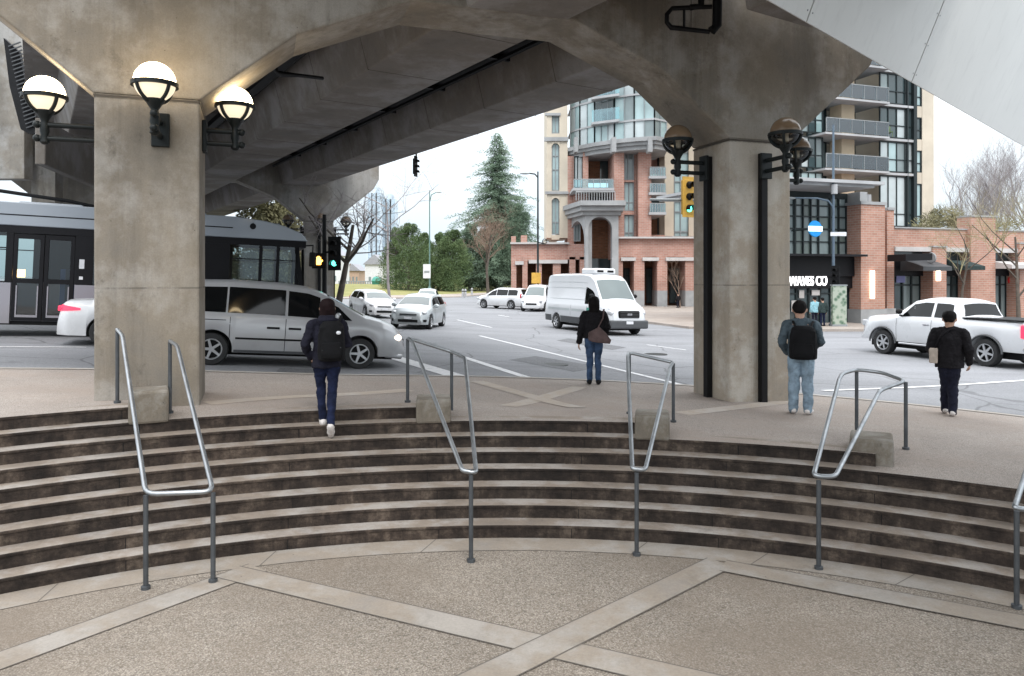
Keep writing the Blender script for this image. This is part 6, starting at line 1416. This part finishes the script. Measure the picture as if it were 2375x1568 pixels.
def bushy(name, label, base, h, rad, seed, mat='cedar', n=9000, trunk=.1, group=None, lobes=16, ls=.22):
    """crown of many sprays spread through overlapping uneven clumps"""
    rnd = random.Random(seed); base = Vector(base); t = thing(name, label, 'tree', base, group); tr, cr = MB(), MB()
    tr.tube([base, base+EZ*h*trunk*1.6, base+EZ*h*.8], [rad*.09, rad*.07, .03], 7)
    L = []
    for i in range(lobes):
        f = (i+.5)/lobes; zz = trunk+(1-trunk)*(f**.9); rr = rad*math.sin(math.pi*min(1, .16+.84*(1-f))**1.0*.62)*rnd.uniform(.55, .95); a = rnd.uniform(0, 6.28); o_ = rr*.62
        L.append((base+Vector((math.cos(a)*o_, math.sin(a)*o_, h*zz*.96)), max(.14*rad, rr*rnd.uniform(.42, .68)), rnd.uniform(.8, 1.5)))
        tr.tube([base+EZ*h*zz*.7, L[-1][0]], [.05*rad*.5, .01], 4)
    for i in range(n):
        c, r, st = rnd.choice(L); v = Vector((rnd.gauss(0, 1), rnd.gauss(0, 1), rnd.gauss(0, 1))).normalized()*r*(rnd.random()**.35); v.z *= st; p = c+v
        if p.z < base.z+h*trunk*.7: continue
        d = (v.normalized()+Vector((rnd.uniform(-.7, .7), rnd.uniform(-.7, .7), rnd.uniform(-.3, .9)))).normalized(); s_ = d.orthogonal().normalized(); s_ = Matrix.Rotation(rnd.uniform(0, 6.28), 3, d)@s_; w = ls*rnd.uniform(.5, 1.2)
        cr.add([p-s_*w*.35, p+s_*w*.35, p+d*w*1.3], [(0, 1, 2)])
    tr.build('trunk', M['bark'], t); cr.build('crown', M[mat], t); return t
def gp(u, Y, off=-KERB): p = P(u, 640, Y); p.z = G(p.x, p.y)+off; return p
def hpx(v, p): return HC+(CV-v)/F*p.y-p.z
b = gp(1152, 128); conifer('fir_tree', 'tall dark fir tree rising left of the brick tower', b, hpx(308, b), 11.5, 11, 'fir', 1.1, group='evergreens of the park')
for u, Y, v, rad, sd, lab, n in ((918, 118, 528, 2.0, 2, 'leftmost rounded cedar of the row on the grass', 7000), (948, 114, 517, 2.7, 3, 'second cedar of the row, the tallest and broadest at the left end', 9000), (982, 118, 538, 2.0, 4, 'third cedar of the row, behind the green lamp pole', 7000), (1016, 121, 540, 2.1, 5, 'fourth cedar of the row, right of the green lamp pole', 7000), (1050, 117, 532, 2.5, 6, 'fifth cedar of the row, left of the tall fir', 9000), (1090, 124, 520, 2.6, 7, 'darker cedar under the left side of the tall fir', 8000), (1205, 122, 470, 3.2, 8, 'dense evergreen under the right side of the tall fir, touching the brick tower', 10000), (1150, 126, 545, 3.0, 9, 'low evergreen at the foot of the tall fir', 8000)):
    b = gp(u, Y); bushy('cedar_tree', lab, b, hpx(v, b), rad*1.5, sd, 'cedar' if sd < 7 else 'fir', int(n*3), .05, 'evergreens of the park', 34, .17)
b = gp(1132, 98); bare_tree('bare_tree', 'bare russet-twigged tree on a pale trunk in front of the fir', b, hpx(478, b)*1.05, 21, 'bark', (0, 0), .26, .62, 5, .3, .4, 'bare winter trees', 'twigr', kids=4)
b = gp(768, 29); bare_tree('bare_tree', 'leaning bare trunk beside the far pier with branches reaching right', b, 7.6, 23, 'bark', (.20, .0), .17, .70, 6, .12, .62, 'bare winter trees', 'twig', kids=3)
b = gp(905, 60); bare_tree('bare_tree', 'bare branching tree hanging into the sky right of the far pier', b-EZ*.2, 15.5, 37, 'twig', (-.12, 0), .14, .72, 6, .2, .68, 'bare winter trees', 'twig', kids=3)
for u, Y, v, sd, lab in ((2222, 78, 392, 41, 'bare tree behind the shop roof, left of the group'), (2275, 86, 384, 42, 'bare tree behind the shop roof, in the middle of the group'), (2330, 80, 372, 43, 'tall bare tree behind the shop roof, right of the group'), (2395, 74, 352, 44, 'bare tree behind the shop roof, cut by the right edge')):
    b = gp(u, Y); bare_tree('bare_tree', lab, b, hpx(v, b)*1.12, sd, 'twig', (0, 0), .22, .55, 6, .45, .22, 'bare winter trees', 'twig', kids=4)
b = gp(2222, 37.5, -.02); bare_tree('street_tree', 'small budding street tree in front of the shop awnings', b, hpx(470, b)*1.08, 52, 'bark', (0, 0), .09, .66, 6, .3, .32, 'street trees by the shops', 'twigy', kids=3)
b = gp(2362, 37, -.02); bare_tree('street_tree', 'budding street tree with a dark trunk at the right edge', b, hpx(372, b)*1.0, 53, 'bark', (0, 0), .11, .62, 6, .35, .30, 'street trees by the shops', 'twigy', kids=3)
b = gp(1577, 59, -.02); bare_tree('sapling', 'thin bare sapling before the brick arcade, left of the right column', b, hpx(596, b), 55, 'twigr', (0, 0), .06, .5, 4, .4, .35, None, 'twigr', kids=3)
for u, Y, v, rad, sd, lab, mt in ((612, 46, 455, 3.4, 61, 'olive-green tree seen under the arch of the far pier, left', 'hedge'), (652, 50, 470, 3.0, 62, 'olive-green tree seen under the arch of the far pier, beside its column', 'hedge')):
    b = gp(u, Y); bushy('leafy_tree', lab, b, hpx(v, b), rad, sd, mt, 9000, .2, 'trees under the far arch')
for u, v, w, hh, sd, lab in ((1085, 668, 1.6, 1.5, 71, 'clipped dark shrub by the iron fence, left one'), (1108, 670, 1.5, 1.3, 72, 'clipped dark shrub by the iron fence, right one'), (872, 662, 0, 0, 0, '')):
    if not lab: continue
    b = hit(u, v, -KERB); bushy('shrub', lab, b, hh*1.6, w, sd, 'fir', 2500, .02, 'shrubs by the iron fence', 10, .16)
# hedge line far behind, one mass
mb = MB(); r_ = random.Random(8); a, c = P(420, 662, 240), P(1250, 650, 260)
for i in range(16000):
    f = r_.random(); p = a.lerp(c, f); hgt = 6+5*math.sin(f*23)+4*math.sin(f*57+1); p = Vector((p.x+r_.uniform(-.5, .5), p.y+r_.uniform(-4, 4), G(p.x, p.y)+hgt*r_.random()**.7)); w = .9; d = Vector((r_.uniform(-1, 1), r_.uniform(-1, 1), r_.uniform(0, 1)))*w; e_ = Vector((r_.uniform(-1, 1), r_.uniform(-1, 1), r_.uniform(-.4, 1)))*w
    mb.add([p, p+d, p+e_], [(0, 1, 2)])
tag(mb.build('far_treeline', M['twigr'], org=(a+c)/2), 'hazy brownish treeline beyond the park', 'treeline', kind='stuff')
# ================================================================ street furniture
def signal(t, c, out, lit, body='chan', n=3, s=1.0):
    """traffic light head: centre c, facing out"""
    out = Vector(out).normalized(); sd = Vector((-out.y, out.x, 0)); w, hh, d = .17*s, .18*s, .20*s
    mb = MB(); H_ = hh*2*n; mb.ob(c-sd*w-out*d-EZ*H_/2, sd*2*w, out*d, EZ*H_); hd = mb.build('signal_head', M[body], t, bevel=.02)
    mb = MB(); mb.ob(c-sd*w*1.45-out*.03-EZ*(H_/2+.08), sd*2.9*w, out*.02, EZ*(H_+.16)); mb.build('back_plate', M[body], t)
    for i in range(n):
        q_ = c+EZ*(H_/2-hh*(2*i+1)); mb = MB(); mb.lathe([(.001, .03), (.08*s, .02), (.105*s, .005)], q_, 16, ax=out, capped=False); mb.build('lens', M[lit[i]], hd, smooth=180)
        mb = MB(); pts = [q_+(sd*math.cos(R(k))+EZ*math.sin(R(k)))*.125*s for k in range(-20, 201, 20)]; m = len(pts); mb.add(pts+[p+out*.2*s-EZ*.02 for p in pts], [(j, j+1, m+j+1, m+j) for j in range(m-1)]); mb.build('visor', M['black'], hd)
# yellow signal on a mast arm, half hidden by the right column
a = hit(1725, 838, -.05); t = thing('traffic_signal', 'yellow traffic light showing green on a mast arm, left of the right column', 'traffic light', a); Y = a.y
mb = MB(); mb.tube([a, a+EZ*(P(0, 466, Y).z-a.z+.3)], [.11, .08], 10); mb.tube([P(1725, 466, Y), P(1507, 463, Y)], [.06, .04], 8); mb.build('mast', M['frameg'], t, smooth=60)
signal(t, P(1598, 457, Y-.1), Vector((.45, -.9, 0)), ['black', 'black', 'green'], 'signal', 3, .9)
# signal group by the far pier
a = gp(752, 26.0); t = thing('traffic_signal', 'dark signal pole by the far pier with green light and amber hand', 'traffic light', a)
mb = MB(); mb.tube([a, a+EZ*4.2], [.09, .07], 10); mb.tube([P(752, 585, 26), P(776, 585, 26)], .04, 6); mb.build('pole', M['chan'], t, smooth=60)
signal(t, P(775, 588, 25.9), Vector((-.15, -1, 0)), ['black', 'black', 'green'], 'chan', 3, .95)
mb = MB(); c = P(739, 605, 25.9); mb.box(c.x-.25, c.x+.25, c.y, c.y+.2, c.z-.27, c.z+.27); hd = mb.build('hand_signal_box', M['chan'], t, bevel=.02)
mb = MB()
for i, (x, l) in enumerate(((-.06, .13), (-.02, .16), (.02, .155), (.06, .12))): mb.box(c.x+x-.015, c.x+x+.015, c.y-.02, c.y-.005, c.z, c.z+l)
mb.box(c.x-.078, c.x+.078, c.y-.021, c.y-.004, c.z-.14, c.z+.01); mb.ob(Vector((c.x+.075, c.y-.02, c.z-.08)), (.07, 0, .09), (0, .015, 0), (-.03, 0, .03)); mb.build('amber_hand', M['amber'], hd)
# camera / signal under the girder edge
a = P(965, 366, 24.4); t = thing('hanging_signal', 'small black signal head hanging from the girder edge against the sky', 'traffic light', a)
mb = MB(); mb.tube([a+EZ*.3, a-EZ*.15], .03, 6); mb.build('hanger', M['chan'], t); signal(t, P(965, 386, 24.4), Vector((.9, -.3, 0)), ['black']*3, 'black', 3, .48)
# lamp posts
def post(label, u, Y, vtop, mat, r=.09, arm=None, vb=None, group='street lamp posts'):
    a = gp(u, Y, -.02); zt = HC+(CV-vtop)/F*Y; t = thing('lamp_post', label, 'lamp post', a, group)
    mb = MB(); mb.tube([a, Vector((a.x, a.y, zt))], [r, r*.6], 10); mb.lathe([(r*2.6, 0), (r*2.6, .10), (r*1.9, .14), (r*1.9, .95), (r*1.3, 1.05)], a, 12); mb.build('pole', M[mat], t, smooth=50)
    if arm:
        mb = MB(); pts = [P(u, arm[0][1], Y)]+[P(x, y, Y) for x, y in arm[1:]]; mb.tube(pts, r*.55, 8); mb.build('arm', M[mat], t, smooth=60)
        e_ = pts[-1]; mb = MB(); s_ = -1 if arm[-1][0] < u else 1; mb.ball((e_.x+s_*.3, e_.y, e_.z-.02), 1, 12, sc=(.42, .16, .08), m=8); mb.build('lamp_head', M['frameg'], t, smooth=60)
    return t, a
t, a = post('blue-grey lamp post with a curved arm in front of the glazed corner shop', 1932, 37.4, 290, 'pole', .085, [(0, 500), (1930, 478), (1920, 466), (1895, 460), (1840, 459)])
signal(t, P(1937, 640, 37.1), Vector((-.75, -.66, 0)), ['black']*3, 'chan', 3, .8); 
mb = MB(); c = P(1944, 668, 37.2); mb.box(c.x-.3, c.x+.3, c.y, c.y+.1, c.z-.12, c.z+.12); mb.build('street_sign', M['plate'], t)
mb = MB(); c = P(1944, 543, 37.3); mb.box(c.x-.4, c.x+.4, c.y, c.y+.03, c.z-.10, c.z+.10); mb.build('street_sign', M['plate'], t)
mb = MB(); c = P(1934, 439, 37.3); mb.lathe([(.16, -.24), (.16, .24)], c, 12); mb.build('collar_box', M['slab'], t)
post('slender green lamp post among the cedars', 996, 100, 442, 'greenpole', .11, [(0, 470), (1000, 452), (1012, 446)])
t, a = post('dark lamp post in front of the left edge of the brick tower', 1247, 58, 398, 'frame', .10, [(0, 412), (1240, 404), (1226, 402)])
mb = MB(); c = P(1243, 645, 57.8); mb.box(c.x-.36, c.x+.36, c.y, c.y+.04, c.z-.42, c.z+.42); mb.build('yellow_sign', M['signal'], t)
mb = MB(); c = P(1263, 560, 57.8); mb.ball(c, .22, 10, m=6); mb.build('lamp_globe', M['opal'], t, smooth=180); mb = MB(); mb.tube([P(1247, 562, 58), P(1263, 566, 57.9)], .04, 6); mb.build('lamp_bracket', M['frame'], t)
# sign on the green pole, litter bin, utility cabinet
p = P(993, 630, 99.6); t = thing('road_sign', 'white rectangular road sign on the green lamp post', 'sign', p); mb = MB(); mb.box(p.x-.7, p.x+.3, p.y, p.y+.06, p.z-.9, p.z+1.0); mb.build('plate', M['plate'], t); mb = MB(); mb.box(p.x-.55, p.x+.15, p.y-.012, p.y-.002, p.z-.2, p.z+.1); mb.build('printed_bar', M['frameg'], t)
p = hit(872, 671, -KERB); t = thing('litter_bin', 'green litter bin standing alone on the grass', 'bin', p); mb = MB(); mb.lathe([(.75, 0), (.85, 1.5), (.95, 1.6)], p, 16); mb.build('drum', M['bin'], t, smooth=50); mb = MB(); mb.lathe([(.98, 1.6), (.7, 2.2), (.3, 2.5)], p, 16); mb.build('lid', M['bin'], t, smooth=50)
for x in (1073, 1079, 1094):
    p = hit(x, 690 if x < 1090 else 686, -KERB); t = thing('bollard', {1073: 'pale bollard at the kerb end of the grass, left one', 1079: 'pale bollard at the kerb end of the grass, middle one', 1094: 'pale bollard at the kerb end of the grass, right one'}[x], 'bollard', p, 'pale bollards'); mb = MB(); mb.lathe([(.14, 0), (.14, .9), (.10, 1.0), (.02, 1.05)], p, 10); mb.build('shaft', M['slab'], t, smooth=50); mb = MB(); mb.lathe([(.145, .7), (.145, .8)], p, 10, capped=False); mb.build('reflector', M['chan'], t)
# small cracks and stains are in the materials; a fallen twig and leaves give the paving some life
